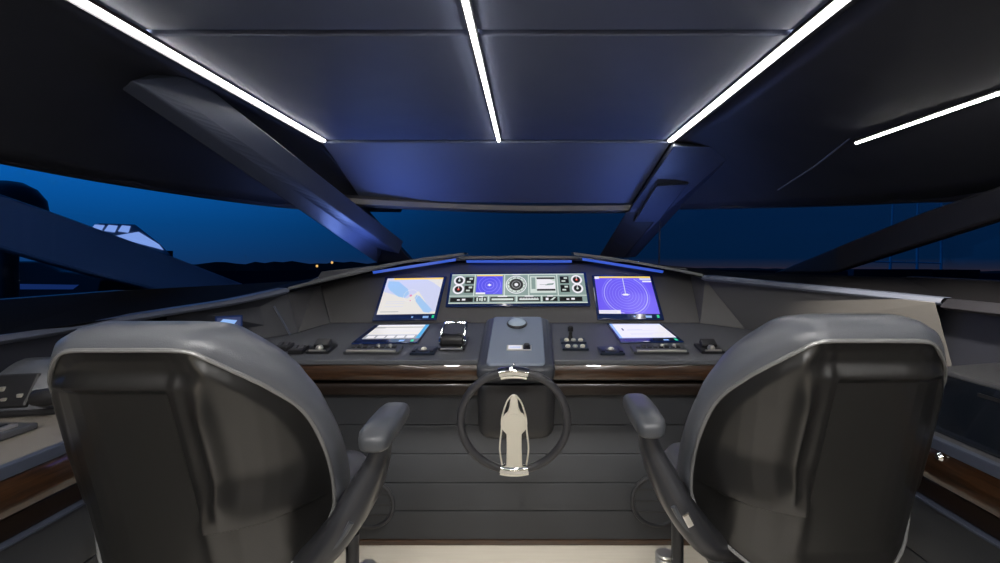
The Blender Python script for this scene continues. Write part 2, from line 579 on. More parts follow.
# front panel: five leather planks
YP = 2.056
b = MB()
edges = [394, 425, 454, 483, 511, 540]
zz = [H + (V0 - v) * YP / FPX for v in edges]
for z1, z0 in zip(zz, zz[1:]):
    b.box(((Xi0 + Xi1) / 2, YP + .02, (z0 + z1) / 2), (Xi1 - Xi0, .04, z1 - z0 - .003), bev=.0035, seg=2)
b.slab([(Xi0, YP + .03, 0), (Xi1, YP + .03, 0), (Xi1, YP + .03, ZF - .03), (Xi0, YP + .03, ZF - .03)], (0, .03, 0))
kid(b.obj('front_panel', 'panel'), con)
b = MB(); b.box(((Xi0 + Xi1) / 2, YP + .01, .012), (Xi1 - Xi0, .03, .024), bev=.003)
kid(b.obj('kick_board', 'woodx'), con)

# instrument panel behind the dash top
T0 = lambda u, v: (lambda y: P(u, v, y))((2.44 + .74 * (H - .914)) / (1 + .74 * (v - V0) / FPX))
b = MB()
tl, tml, tmr, tr = T0(318, 277), T0(463, 261), T0(575, 261), T0(690, 274)
b.slab([B0L, B0R, tr, tmr, tml, tl], (0, .04, .03))
kid(b.obj('instrument_panel', 'panelback', bevel=.003), con)
b = MB()
wl = [B0L, tl, P(288, 291, 2.32), V((-1.535, 1.96, 1.05)), V((-1.535, 1.90, ZF)), B1L]
b.slab([B0L, tl, P(288, 292, 2.33), B1L], (-.02, .05, 0))
kid(b.obj('wing_panel', 'panelback', bevel=.002), con)
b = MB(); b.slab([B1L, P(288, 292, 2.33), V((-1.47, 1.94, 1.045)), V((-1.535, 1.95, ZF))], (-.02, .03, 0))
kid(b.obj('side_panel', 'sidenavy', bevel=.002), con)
b = MB()
b.slab([B0R, tr, P(705, 280, 2.5), B1R], (.02, .05, 0))
b.slab([B1R, P(705, 280, 2.5), V((1.47, 1.70, 1.09)), V((1.54, 1.70, ZF))], (.02, .03, 0))
kid(b.obj('wing_panel', 'panelback', bevel=.002), con)
# pale vertical edge strip on the left wing
b = MB(); b.tube([P(274, 306, 2.22), P(290.5, 335, 2.24)], .005, 6)
o = kid(b.obj('edge_strip', 'rail'), con); o['label'] = 'pale grey edge strip'


# eyebrow: three lips, with a blue light under each
def lip(pts, depth, thick, name, m='rail'):
    b = MB()
    pts = [V(p) for p in pts]
    dd = [depth * (1 if len(pts) < 5 else 1 - .75 * i / (len(pts) - 1)) for i in range(len(pts))]
    # section: top edge, bottom of nose, rising underside back to the panel, top back
    b.grid([pts, [p + V((0, 0, -thick)) for p in pts], [p + V((0, .012, -thick)) for p in pts], [p + V((0, .03, -.006)) for p in pts], [p + V((0, d, -.006)) for p, d in zip(pts, dd)], [p + V((0, d, .0)) for p, d in zip(pts, dd)]], closed_v=True, cap=False)
    n = len(pts)
    return kid(b.obj(name, m, bevel=.002), con)


lip([P(459, 256.5, 2.53), P(519, 255.5, 2.53), P(579, 256, 2.53)], .15, .014, 'eyebrow', 'dash')
lip(catmull([P(464, 252.6, 2.50), P(415, 259, 2.48), P(370, 267, 2.42), P(325, 277.5, 2.34), P(288, 287, 2.24)], 4), .17, .014, 'eyebrow', 'dash')
lip(catmull([P(574, 252.4, 2.50), P(620, 258.5, 2.49), P(660, 265.5, 2.46), P(703, 274, 2.40)], 4), .17, .014, 'eyebrow', 'dash')
# shelf between the eyebrow and the glass, and the blue uplight lying on it
b = MB()
sh = [V((-1.85, .2, H - .14)), V((-1.85, 1.34, H - .145)), V((-1.85, 2.2, H - .15)), V((-1.5, 3.1, H - .15)), V((-1.0, 3.72, H - .05)), V((-.17, 3.72, H - .05)), V((.74, 3.72, H - .05)), V((1.35, 3.1, H - .09)), V((1.75, 2.2, H - .09)), V((1.75, .2, H - .085))]
inn = [V((-1.512, .2, H - .219)), V((-1.512, 1.34, H - .221)), P(182, 309, 1.97), P(290, 290, 2.33), P(410, 262, 2.62), P(519, 259, 2.68), P(630, 262, 2.62), P(704, 275, 2.395) + V((.014, 0, -.004)), P(944, 298, 1.70) + V((.014, 0, -.004)), V((1.52, .2, H - .15))]
b.grid([inn, sh])
o = b.obj('trim_7', 'shelf')
sm = o.modifiers.new('thick', 'SOLIDIFY'); sm.thickness = .012
struct(o)
# side rails
b = MB()
def railbox(b, pts, w, h, sgn):
    b.grid([pts, [p + V((-sgn * h * .9, 0, -h)) for p in pts], [p + V((0, 0, -h - .012)) for p in pts], [p + V((sgn * w, .0, -h)) for p in pts], [p + V((sgn * w, .0, 0)) for p in pts]], closed_v=True)


# ---- side consoles
def side_console(x, sgn, label, yend, yfront):
    t = thing('side_console', label, 'console', (x, 1., 0))
    xo = -1.54 if sgn < 0 else 1.53
    y0, y1 = yend, yfront
    b = MB(); b.slab([(x, y0, ZF), (x, y1, ZF), (xo, y1, ZF), (xo, y0, ZF)], (0, 0, -.02))
    kid(b.obj('top', 'beige' if sgn < 0 else 'panelback', bevel=.003), t)
    b = MB(); b.slab([(x - sgn * .004, y0, ZF + .001), (x - sgn * .004, y1, ZF + .001), (x - sgn * .004, y1, ZF - .024), (x - sgn * .004, y0, ZF - .024)], (sgn * .02, 0, 0))
    kid(b.obj('lipping', 'rail', bevel=.002), t)
    prof = [(.004, ZF - .026), (0, ZF - .034), (-.004, ZF - .06), (-.001, ZF - .09), (.008, ZF - .107), (.05, ZF - .107), (.05, ZF - .026)]
    b = MB(); b.grid([[V((x + sgn * d, y, z)) for d, z in prof] for y in (y0, y1)], closed_u=True, cap=True)
    kid(b.obj('walnut_band', 'woody', smooth=True, angle=50), t)
    b = MB(); b.slab([(x + sgn * .02, y0, ZF - .115), (x + sgn * .02, y1, ZF - .115), (x + sgn * .02, y1, ZF - .160), (x + sgn * .02, y0, ZF - .160)], (sgn * .03, 0, 0))
    kid(b.obj('walnut_strip', 'wooddark', bevel=.002), t)
    b = MB(); b.box((x + sgn * .012, (y0 + y1) / 2, ZF - .164), (.02, y1 - y0, .005))
    kid(b.obj('light_line', 'rail'), t)
    b = MB()
    zlv = [ZF - .168, .52, .37, .22, .02]
    for z1, z0 in zip(zlv, zlv[1:]):
        b.box((x + sgn * .03, (y0 + y1) / 2, (z0 + z1) / 2), (.04, y1 - y0, z1 - z0 - .003), bev=.003)
    b.slab([(x + sgn * .04, y0, 0), (x + sgn * .04, y1, 0), (x + sgn * .04, y1, ZF - .03), (x + sgn * .04, y0, ZF - .03)], (sgn * .03, 0, 0))
    kid(b.obj('lower_panel', 'panel'), t)
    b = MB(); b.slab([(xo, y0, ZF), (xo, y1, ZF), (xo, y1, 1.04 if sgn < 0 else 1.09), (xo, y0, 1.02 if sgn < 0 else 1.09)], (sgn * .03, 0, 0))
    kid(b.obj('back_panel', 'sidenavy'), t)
    b = MB()
    if sgn < 0:
        pts = catmull([P(287, 288, 2.235), P(235, 299, 2.08), P(180, 307.5, 1.92), P(100, 320, 1.64), PX(0, 335.5, -1.5), V((-1.5, .2, H - .2205))], 4)
        railbox(b, pts, .05, .015, -1)
    else:
        pts = [P(704, 275, 2.395), P(944, 298, 1.70)]
        railbox(b, pts, .05, .017, 1)
        pts = [V((1.505, 1.69, H - .146)), V((1.505, .2, H - .146))]
    kid(b.obj('rail', 'rail', bevel=.003), t)
    if sgn > 0:
        b = MB(); railbox(b, pts, .06, .03, 1)
        kid(b.obj('rail_end', 'black', bevel=.003), t)
    b = MB(); b.lathe([(.0, 0), (.008, 0), (.01, .004), (.006, .01), (0, .011)], (x - sgn * .002, 1.18 if sgn < 0 else 1.08, ZF - .035), Matrix.Rotation(-sgn * math.pi / 2, 3, 'Y'), 12)
    kid(b.obj('catch', 'chrome', smooth=True), t)
    return t


lc = side_console(Xi0, -1, 'beige-topped side console with walnut band left of the left helm chair', .2, 1.94)
rc = side_console(Xi1, 1, 'dark side console with walnut band right of the right helm chair', .2, 1.94)
# right console: raised block with a dark gloss face and slots
b = MB()
b.slab([V((.995, .2, ZF)), V((.995, 1.16, ZF)), V((1.525, 1.30, ZF)), V((1.525, .2, ZF))], (0, 0, .152))
kid(b.obj('raised_box', 'panelback', bevel=.006), rc)
b = MB(); b.slab([V((.985, .2, ZF + .002)), V((.985, 1.15, ZF + .002)), V((.985, 1.15, ZF + .144)), V((.985, .2, ZF + .144))], (.009, 0, 0))
gp = kid(b.obj('gloss_panel', 'gloss'), rc)
b = MB(); b.slab([V((.983, .4, ZF + .118)), V((.983, 1.03, ZF + .118)), V((.983, 1.03, ZF + .126)), V((.983, .4, ZF + .126))], (.004, 0, 0))
kid(b.obj('slot', 'dark'), rc)
b = MB(); b.box((1.09, .80, ZF + .154), (.11, .42, .008), bev=.003)
kid(b.obj('hatch', 'dash'), rc)
b = MB(); b.box((1.036, .80, ZF + .1555), (.010, .42, .007), bev=.002)
kid(b.obj('slot', 'dark'), rc)

# ================================================================== DISPLAYS
class Screen:
    """flat drawing on a quad: coordinates 0..1 from the lower left"""
    def __init__(self, bl, br, tr_, tl_):
        self.q = [V(p) for p in (bl, br, tr_, tl_)]
        self.n = (self.q[1] - self.q[0]).cross(self.q[3] - self.q[0]).normalized()
        if self.n.y > 0 and abs(self.n.y) > abs(self.n.z) or self.n.z < 0:
            self.n = -self.n
        self.b = MB()
        self.k = 0
        self.asp = ((self.q[1] - self.q[0]).length) / ((self.q[3] - self.q[0]).length)

    def at(self, x, y, lift=0.):
        a, b_, c, d = self.q
        return (a.lerp(b_, x)).lerp(d.lerp(c, x), y) + self.n * lift

    def poly(self, pts, m):
        self.k += 1
        l = .0003 + self.k * .00006
        self.b.face([self.at(x, y, l) for x, y in pts], m)

    def rect(self, x0, y0, x1, y1, m):
        self.poly([(x0, y0), (x1, y0), (x1, y1), (x0, y1)], m)

    def disc(self, x, y, r, m, n=28):
        self.poly([(x + r * math.cos(2 * math.pi * i / n), y + r * self.asp * math.sin(2 * math.pi * i / n)) for i in range(n)], m)

    def ring(self, x, y, r, w, m, n=40, clip=None):
        self.k += 1
        l = .0003 + self.k * .00006
        for i in range(n):
            a, c = 2 * math.pi * i / n, 2 * math.pi * (i + 1) / n
            pp = []
            for rr, an in ((r, a), (r, c), (r + w, c), (r + w, a)):
                pp.append((x + rr * math.cos(an), y + rr * self.asp * math.sin(an)))
            if clip and any(px < clip[0] or px > clip[2] or py < clip[1] or py > clip[3] for px, py in pp):
                continue
            self.b.face([self.at(px, py, l) for px, py in pp], m)


def bezel(par, bl, br, tr_, tl_, thick, mname='bezel'):
    q = [V(p) for p in (bl, br, tr_, tl_)]
    n = (q[1] - q[0]).cross(q[3] - q[0]).normalized()
    if n.z < 0:
        n = -n
    b = MB(); b.slab([p - n * thick for p in q], n * thick)
    o = b.obj('bezel', mname, bevel=.003); o.parent = par
    return n


def lift(q, n, d):
    return [p + n * d for p in q]


def display(name, label, cat, quad, inner, draw, loc, thick=.012, group=None):
    """quad: outer corners bl br tr tl; inner: x0 y0 x1 y1 of the lit part"""
    t = thing(name, label, cat, loc, group)
    off = V(loc)
    q = [V(p) - off for p in quad]
    n = (q[1] - q[0]).cross(q[3] - q[0]).normalized()
    if n.z < 0:
        n = -n
    q = lift(q, n, thick + .0015)
    bezel(t, *q, thick)
    s0 = Screen(*q)
    x0, y0, x1, y1 = inner
    s = Screen(s0.at(x0, y0), s0.at(x1, y0), s0.at(x1, y1), s0.at(x0, y1))
    draw(s)
    o = s.b.obj('screen'); o.parent = t
    return t, s0


def marks(t, s0, xs):
    for x0, y0, x1, y1, m in xs:
        z = Screen(*s0.q)
        z.k = 3
        z.rect(x0, y0, x1, y1, m)
        o = z.b.obj('status_light'); o.parent = t


def draw_chart(s):
    s.rect(0, 0, 1, 1, 'e_cream')
    s.poly([(0, .62), (.45, .42), (.62, .62), (.72, .45), (.92, .06), (1, .06), (1, .8), (.75, .95), (0, .95)], 'e_lilac')
    s.poly([(.04, .92), (.22, .90), (.42, .68), (.46, .55), (.40, .44), (.28, .48), (.10, .66), (.04, .78)], 'e_sea')
    s.poly([(.60, .52), (.66, .48), (.94, .10), (.90, .03), (.80, .05), (.62, .33), (.58, .44)], 'e_sea')
    s.poly([(.72, .95), (.84, .86), (1, .70), (1, .95)], 'e_cream')
    s.rect(.12, .955, 1, 1, 'e_yellow')
    s.rect(0, .955, .12, 1, 'e_lilac')
    s.disc(.50, .50, .022, 'e_pink')
    s.disc(.515, .36, .012, 'e_pink')
    s.ring(.5, .5, .12, .006, 'e_white', 36)
    s.rect(.05, .06, .36, .075, 'e_grey')
    for y in (.2, .28, .33):
        s.rect(.1, y, .42, y + .008, 'e_lilac')


def draw_radar(s):
    s.rect(0, 0, 1, 1, 'e_violet')
    for i, r in enumerate((.07, .12, .17, .22, .27, .32, .40)):
        s.ring(.50, .50, r, .010, 'e_ring', 48, (0, 0, 1, .95))
    s.ring(.50, .50, .36, .016, 'e_ringl', 56, (0, 0, 1, .95))
    s.rect(.493, .5, .507, .95, 'e_lilac')
    s.poly([(.43, .50), (.47, .475), (.53, .475), (.57, .50), (.53, .525), (.47, .525)], 'e_white')
    s.rect(.08, .955, 1, 1, 'e_yellow')
    s.rect(0, .93, .08, 1, 'e_white')
    s.rect(.80, .90, 1, .95, 'e_lilac'); s.rect(.84, .84, 1, .88, 'e_white')
    s.rect(0, 0, .36, .09, 'e_white')
    s.rect(.02, .03, .30, .05, 'e_lilac')


def draw_engine(s):
    s.rect(0, 0, 1, 1, 'e_teal')
    for x in (.172, .395, .575, .79):
        s.rect(x, .24, x + .008, 1, 'e_pale')
    s.rect(0, .965, 1, 1, 'e_pale'); s.rect(0, .24, 1, .265, 'e_pale'); s.rect(0, 0, 1, .03, 'e_pale')
    for gx, bx in ((.06, .105), (.94, .815)):
        for gy, red in ((.78, False), (.48, True)):
            s.disc(gx, gy, .042, 'e_white'); s.disc(gx, gy, .028, 'e_black')
            s.disc(gx, gy, .009, 'e_red' if red != (gx > .5) else 'e_pale')
            s.rect(gx - .002, gy, gx + .002, gy + .1, 'e_white')
            s.rect(bx, gy - .12, bx + .066, gy + .12, 'e_black')
            s.rect(bx + .03, gy + .03, bx + .055, gy + .09, 'e_pale'); s.rect(bx + .012, gy - .07, bx + .04, gy - .02, 'e_pale')
        x0 = .01 if gx < .5 else .80
        s.rect(x0, .05, x0 + .165, .20, 'e_black')
        s.rect(x0 + .05, .10, x0 + .07, .14, 'e_white'); s.rect(x0 + .085, .10, x0 + .11, .16, 'e_white')
    # radar inset
    s.rect(.19, .30, .385, .92, 'e_blue'); s.rect(.19, .92, .385, .96, 'e_yellow')
    for r in (.03, .055, .08):
        s.ring(.288, .61, r, .004, 'e_ring', 32, (.19, .30, .385, .92))
    s.poly([(.272, .61), (.288, .57), (.304, .61), (.288, .66)], 'e_white')
    s.rect(.19, .30, .26, .36, 'e_white')
    # compass dial
    s.disc(.487, .62, .078, 'e_white'); s.disc(.487, .62, .072, 'e_teal'); s.disc(.487, .62, .066, 'e_pale'); s.disc(.487, .62, .052, 'e_black')
    s.ring(.487, .62, .030, .004, 'e_grey', 24)
    s.disc(.487, .62, .014, 'e_white')
    for a in range(12):
        c_, s_ = math.cos(a * math.pi / 6), math.sin(a * math.pi / 6)
        s.disc(.487 + .059 * c_, .62 + .059 * s_ * s.asp, .004, 'e_black', 8)
    s.rect(.455, .95, .52, .98, 'e_white')
    # picture inset
    s.rect(.59, .33, .78, .90, 'e_pale'); s.rect(.60, .46, .63, .86, 'e_teal')
    s.rect(.64, .40, .775, .86, 'e_black'); s.rect(.64, .46, .775, .80, 'e_white')
    s.poly([(.70, .58), (.76, .60), (.77, .66), (.72, .64)], 'e_teal'); s.rect(.66, .60, .72, .615, 'e_grey')
    s.poly([(.735, .80), (.775, .80), (.775, .72), (.76, .74)], 'e_pale')
    # lower row
    for x0, x1 in ((.185, .275), (.30, .475), (.50, .66), (.68, .785)):
        s.rect(x0, .05, x1, .20, 'e_black')
        s.rect(x0 + (x1 - x0) * .3, .205, x0 + (x1 - x0) * .7, .235, 'e_white')
    s.rect(.31, .09, .465, .15, 'e_pale'); s.rect(.51, .09, .65, .14, 'e_pale')
    for i in range(12):
        s.rect(.514 + i * .0113, .11, .518 + i * .0113, .17, 'e_white')
    for x in (.20, .235):
        s.rect(x, .06, x + .012, .18, 'e_pale'); s.rect(x + .02, .08, x + .032, .16, 'e_pale')
    s.rect(.70, .08, .72, .16, 'e_white'); s.poly([(.73, .08), (.76, .18), (.775, .18), (.75, .08)], 'e_pale')
    for x in (.283, .485, .667):
        s.rect(x, .03, x + .008, .24, 'e_pale')


def draw_list(s):
    s.rect(0, 0, 1, 1, 'e_cream'); s.rect(0, .9, 1, 1, 'e_white'); s.rect(.0, .78, .93, .84, 'e_grey'); s.rect(0, .74, .2, .84, 'e_grey')
    s.rect(.93, 0, 1, 1, 'e_cyan')
    for y in (.45, .55, .65):
        s.rect(.05, y, .9, y + .015, 'e_lilac')
    s.rect(.0, .0, .93, .25, 'e_grey')
    for i in range(5):
        s.rect(.05 + i * .175, .04, .19 + i * .175, .20, 'e_white')
    s.rect(.0, .25, .93, .27, 'e_lilac')


def draw_page(s):
    s.rect(0, 0, 1, 1, 'e_white'); s.rect(0, .93, 1, 1, 'e_lilac'); s.rect(0, 0, .05, 1, 'e_ltblue')
    s.rect(.16, .5, .19, .66, 'e_navy')
    for y, w in ((.56, .3), (.50, .5), (.30, .65), (.22, .4)):
        s.rect(.25, y, .25 + w, y + .03, 'e_lilac')
    s.rect(.05, 0, 1, .05, 'e_lilac')


def onplane(u, v):
    return T0(u, v)


Q = [onplane(372.5, 322), onplane(436.5, 321), onplane(447, 277.5), onplane(386, 278.5)]
t, s0 = display('chart_display', 'square screen showing a pale sea chart, left of the long gauge display', 'display', Q, (.045, .13, .955, .965), draw_chart, (Q[0] + Q[1]) / 2)
marks(t, s0, [(.60, .05, .63, .08, 'e_ltblue'), (.78, .04, .87, .085, 'e_ltblue'), (.92, .04, .955, .10, 'e_green')])
Q = [onplane(597, 320.5), onplane(664, 321), onplane(651.5, 276.5), onplane(591.5, 276.5)]
t, s0 = display('radar_display', 'square violet radar screen right of the long gauge display', 'display', Q, (.04, .12, .955, .965), draw_radar, (Q[0] + Q[1]) / 2)
marks(t, s0, [(.55, .05, .58, .08, 'e_ltblue'), (.73, .04, .82, .085, 'e_ltblue'), (.90, .04, .935, .10, 'e_green')])
Q = [onplane(445.5, 308), onplane(590.5, 307), onplane(585.5, 273.5), onplane(450.5, 274.5)]
display('gauge_display', 'long wide screen of gauges, radar and compass dial above the steering binnacle', 'display', Q, (.018, .08, .982, .955), draw_engine, (Q[0] + Q[1]) / 2)


def onplane_top(u, v):
    """point on the sloping dash top"""
    k = (v - V0) / FPX
    y = (H - ZF + .168 * YF) / (k + .168)
    return P(u, v, y)


Q = [onplane_top(351, 345), onplane_top(417.5, 344), onplane_top(430.5, 326), onplane_top(375, 326.5)]
t, s0 = display('flat_tablet_display', 'low screen set flat in the dash top below the chart display', 'display', Q, (.09, .19, .985, .97), draw_list, (Q[0] + Q[1]) / 2, .008)
marks(t, s0, [(.70, .04, .78, .12, 'e_ltblue'), (.88, .03, .925, .13, 'e_green')])
Q = [onplane_top(620.5, 344), onplane_top(684, 343), onplane_top(661, 325), onplane_top(607, 325)]
t, s0 = display('flat_tablet_display', 'low white screen set flat in the dash top below the violet radar display', 'display', Q, (.03, .18, .95, .96), draw_page, (Q[0] + Q[1]) / 2, .008)
marks(t, s0, [(.70, .04, .78, .10, 'e_ltblue'), (.88, .03, .925, .13, 'e_green')])


# ---- small instruments on the dash top
DN = V((0, -.168, 1)).normalized()
DR = Matrix.Rotation(math.atan(.168), 3, 'X')


def on_dash(name, label, cat, u, v, group=None):
    c = onplane_top(u, v) + V((0, 0, .0015))
    t = thing(name, label, cat, c, group)
    t.rotation_euler = (math.atan(.168), 0, 0)
    return t


def part(mb, name, m, par, **k):
    o = mb.obj(name, m, **k)
    o.parent = par
    return o


def px(n, v=351):
    return n * onplane_top(500, v).y / FPX


def keypad(u, label):
    t = on_dash('keypad', label, 'keypad', u, 351, 'keypads')
    b = MB(); b.box((0, 0, .006), (.235, .085, .012), bev=.004)
    part(b, 'housing', 'key', t)
    b = MB(); b.box((0, -.04, .014), (.21, .010, .010), bev=.003)
    part(b, 'wrist_rail', 'steel', t)
    for i in range(8):
        b = MB(); b.box((-.09 + i * .025, .012, .014), (.018, .022, .008), bev=.002)
        part(b, 'button', 'dark' if i % 3 else 'key', t)
    for i in (1, 4, 6):
        b = MB(); b.lathe([(.009, .010), (.009, .022), (.007, .025), (0, .025)], (-.088 + i * .026, .012, 0), n=12)
        part(b, 'knob', 'steel' if i != 1 else 'key', t, smooth=True)
    return t


keypad(374, 'grey keypad with small knobs below the left flat screen')
keypad(659, 'grey keypad with small knobs below the right flat screen')


def trackball(u, label):
    t = on_dash('trackball', label, 'trackball', u, 352, 'trackballs')
    b = MB(); b.box((0, 0, .005), (.105, .085, .010), bev=.003)
    part(b, 'base_plate', 'navy', t)
    b = MB(); b.lathe([(.026, .009), (.026, .013), (.019, .013)], n=20)
    part(b, 'ring', 'key', t, smooth=True)
    b = MB(); b.lathe([(.013, .010), (.013, .014), (.009, .019), (.004, .021), (0, .0215)], n=18)
    part(b, 'ball', 'cream', t, smooth=True)
    for s in (-1, 1):
        b = MB(); b.box((s * .038, -.01, .012), (.016, .04, .006), bev=.002)
        part(b, 'button', 'dark', t)
    return t


trackball(424, 'black trackball pad left of the chrome throttle')
trackball(611, 'black trackball pad right of the bow thruster joysticks')

# throttle: two chrome levers on a black drum
t = on_dash('throttle', 'chrome twin-lever throttle left of the steering binnacle', 'throttle', 454, 345)
b = MB(); b.box((0, .0, .006), (.115, .15, .012), bev=.004)
part(b, 'base_plate', 'dark', t)
b = MB(); b.lathe([(0, -.046), (.030, -.046), (.032, -.04), (.027, 0), (.032, .04), (.030, .046), (0, .046)], (0, -.035, .035), Matrix.Rotation(math.pi / 2, 3, 'Y'), 20)
part(b, 'drum', 'dark', t, smooth=True)
b = MB(); b.box((0, -.078, .012), (.10, .012, .014), bev=.004)
part(b, 'front_bar', 'chrome', t)
for s in (-1, 1):
    b = MB(); b.tube([(s * .05, -.035, .03), (s * .052, .0, .055), (s * .05, .045, .075), (s * .049, .07, .08)], [.008, .006, .006, .005], 8)
    lv = part(b, 'lever', 'chrome', t, smooth=True)
    b = MB(); b.lathe([(0, -.006), (.017, -.006), (.02, 0), (.017, .006), (0, .006)], (s * .052, -.035, .028), Matrix.Rotation(math.pi / 2, 3, 'Y'), 16)
    part(b, 'lever_cap', 'chrome', t, smooth=True)
    b = MB(); b.tube([(s * .05, .068, .08), (s * .008, .07, .082)], .006, 8)
    part(b, 'lever_grip', 'chrome', lv, smooth=True)

# bow thruster / joystick cluster
t = on_dash('joystick_unit', 'black joystick stick and two button pads right of the steering binnacle', 'joystick', 574, 345)
for yy, nm in ((.035, 'button_pad'), (-.045, 'button_pad')):
    b = MB(); b.box((0, yy, .005), (.115, .062, .010), bev=.003)
    q = part(b, nm, 'navy', t)
    for i in (-1, 0, 1):
        b = MB(); b.lathe([(.011, .009), (.011, .016), (.008, .020), (0, .020)], (i * .032, yy - .01, 0), n=12)
        part(b, 'button', 'cream' if i else 'steel', q, smooth=True)
b = MB(); b.lathe([(.014, .008), (.011, .02), (.008, .03), (.008, .045), (.013, .05), (.013, .068), (.007, .074), (0, .074)], (-.012, .045, 0), n=14)
part(b, 'stick', 'dark', t, smooth=True)

# small black controllers at both ends of the dash top
def controller(u, v, label, s=1.):
    t = on_dash('remote_controller', label, 'controller', u, v, 'small controllers')
    b = MB(); b.box((0, 0, .006), (.10 * s, .10, .012), bev=.004)
    part(b, 'base_plate', 'dark', t)
    b = MB(); b.box((.0, .015, .022), (.065 * s, .045, .024), Matrix.Rotation(.35, 3, 'X'), bev=.006)
    part(b, 'hood', 'dark', t)
    b = MB(); b.lathe([(.016, .010), (.016, .018), (.012, .026), (0, .027)], (.0, -.022, 0), n=16)
    part(b, 'knob', 'steel', t, smooth=True)
    b = MB(); b.box((0, -.046, .014), (.07 * s, .006, .006))
    part(b, 'edge_bar', 'steel', t)
    return t


controller(322, 350, 'black hooded control with a silver knob left of the left keypad')
controller(709, 350, 'black hooded control with a silver knob right of the right keypad')
for i, (u, v, lb) in enumerate(((299, 352, 'small black switch box just left of the hooded control'), (284, 349, 'small black switch box half hidden behind the left helm chair'))):
    t = on_dash('switch_box', lb, 'switch box', u, v, 'switch boxes')
    b = MB(); b.box((0, 0, .009), (.062, .07, .018), bev=.004)
    part(b, 'housing', 'dark', t)
    for k in (-1, 1):
        b = MB(); b.box((k * .014, 0, .02), (.018, .03, .008), Matrix.Rotation(.25, 3, 'X'), bev=.002)
        part(b, 'rocker', 'key', t)

# round ventilation rings low on the front panel
def vent(u, v, r):
    c = P(u, v, YP)
    b = MB()
    n = 36
    b.tube([c + V((math.cos(2 * math.pi * k / n) * r, -.006, math.sin(2 * math.pi * k / n) * r)) for k in range(n)], .009, 8, closed=True)
    o = kid(b.obj('speaker_ring', 'yoke', smooth=True), con)
    b = MB(); b.lathe([(0, .004), (r - .006, .004), (r - .006, 0)], c + V((0, -.002, 0)), Matrix.Rotation(math.pi / 2, 3, 'X'), 32)
    g = b.obj('grille', 'panel', smooth=True); g.parent = o
    b = MB()
    for k in (-1, 0, 1):
        b.box(c + V((0, -.006, k * r * .45)), (2 * math.sqrt(1 - (k * .45) ** 2) * r * .93, .006, .006))
    g = b.obj('grille_bar', 'drum'); g.parent = o


vent(371, 504, .098)
vent(657, 500, .108)

# side device on the left wing
t = thing('side_monitor', 'small blue-lit monitor on the left wing of the dashboard behind the left chair', 'monitor', P(229, 324, 1.98))
R = Matrix.Rotation(.5, 3, 'Z') @ Matrix.Rotation(-.35, 3, 'X')
b = MB(); b.box((0, 0, .0), (.10, .02, .07), R, bev=.004)
part(b, 'housing', 'bezel', t)
b = MB()
b.face([R @ V(p) for p in ((-.042, -.0105, -.026), (.042, -.0105, -.026), (.042, -.0105, .026), (-.042, -.0105, .026))], 'e_navy')
b.face([R @ V(p) for p in ((-.036, -.011, .004), (.02, -.011, -.004), (.03, -.011, .012), (-.02, -.011, .02))], 'e_ltblue')
b.face([R @ V(p) for p in ((-.02, -.011, -.022), (.02, -.011, -.02), (.026, -.011, -.010), (-.01, -.011, -.014))], 'e_ltblue')
part(b, 'screen', None, t)
b = MB(); b.tube([R @ V((0, .01, -.02)), R @ V((0, .03, -.04)) , V((0.0, .05, -.05))], .01, 8)
part(b, 'bracket', 'dark', t)

# left side console: throttle hood and handle
c0 = V((-1.385, 1.37, ZF + .0015))
t = thing('side_throttle', 'black throttle unit with curved grey hood on the beige left side console', 'throttle', c0)
Rz = Matrix.Rotation(.22, 3, 'Z')
b = MB()
rows = []
for k in range(13):
    a = math.pi * k / 12
    y, z = -math.cos(a) * .13, math.sin(a) * .13
    rows.append([Rz @ V((x, y * s, z * s)) for x, s in ((-.075, .92), (-.06, 1.), (.06, 1.), (.075, .92))])
b.grid(rows, cap=False)
rows = [[Rz @ V((x, -math.cos(math.pi * k / 12) * .1196, math.sin(math.pi * k / 12) * .1196)) for k in range(13)] for x in (-.075, .075)]
for r_ in rows:
    b.face(r_)
part(b, 'hood', 'rim', t, smooth=True)
b = MB(); b.box(Rz @ V((-.012, -.104, .062)), (.092, .02, .092), Rz @ Matrix.Rotation(-.60, 3, 'X'), bev=.006)
part(b, 'face_plate', 'dark', t)
for x, z in ((-.035, .070), (.012, .052), (-.02, .044)):
    b = MB(); b.box(Rz @ V((x, -.148 + z * .55, z)), (.014, .012, .012), Rz, bev=.003)
    part(b, 'button', 'steel', t)
for s in (-1, 1):
    b = MB(); b.tube([Rz @ V((s * .08, -.01, .03)), Rz @ V((s * .085, -.07, .05 + .02 * (s < 0))), Rz @ V((s * .085, -.135, .05 + .04 * (s < 0)))], [.018, .012, .014], 8)
    lv = part(b, 'lever', 'dark', t, smooth=True)
    b = MB(); b.lathe([(0, -.03), (.02, -.03), (.024, 0), (.02, .03), (0, .03)], Rz @ V((s * .085, -.14, .05 + .045 * (s < 0))), Rz @ Matrix.Rotation(math.pi / 2, 3, 'Y'), 14)
    part(b, 'lever_knob', 'dark', lv, smooth=True)
b = MB(); b.box((0, 0, .008), (.20, .27, .016), Rz, bev=.006)
part(b, 'base_plate', 'dark', t)
t = thing('side_keypad', 'small grey keypad at the left picture edge on the beige side console', 'keypad', (-1.25, 1.10, ZF + .0015))
b = MB(); b.box((0, 0, .008), (.10, .12, .016), bev=.005)
part(b, 'housing', 'key', t)
for i in range(3):
    b = MB(); b.box((-.025 + i * .025, .0, .019), (.016, .06, .008), bev=.002)
    part(b, 'button', 'steel' if i == 2 else 'dark', t)

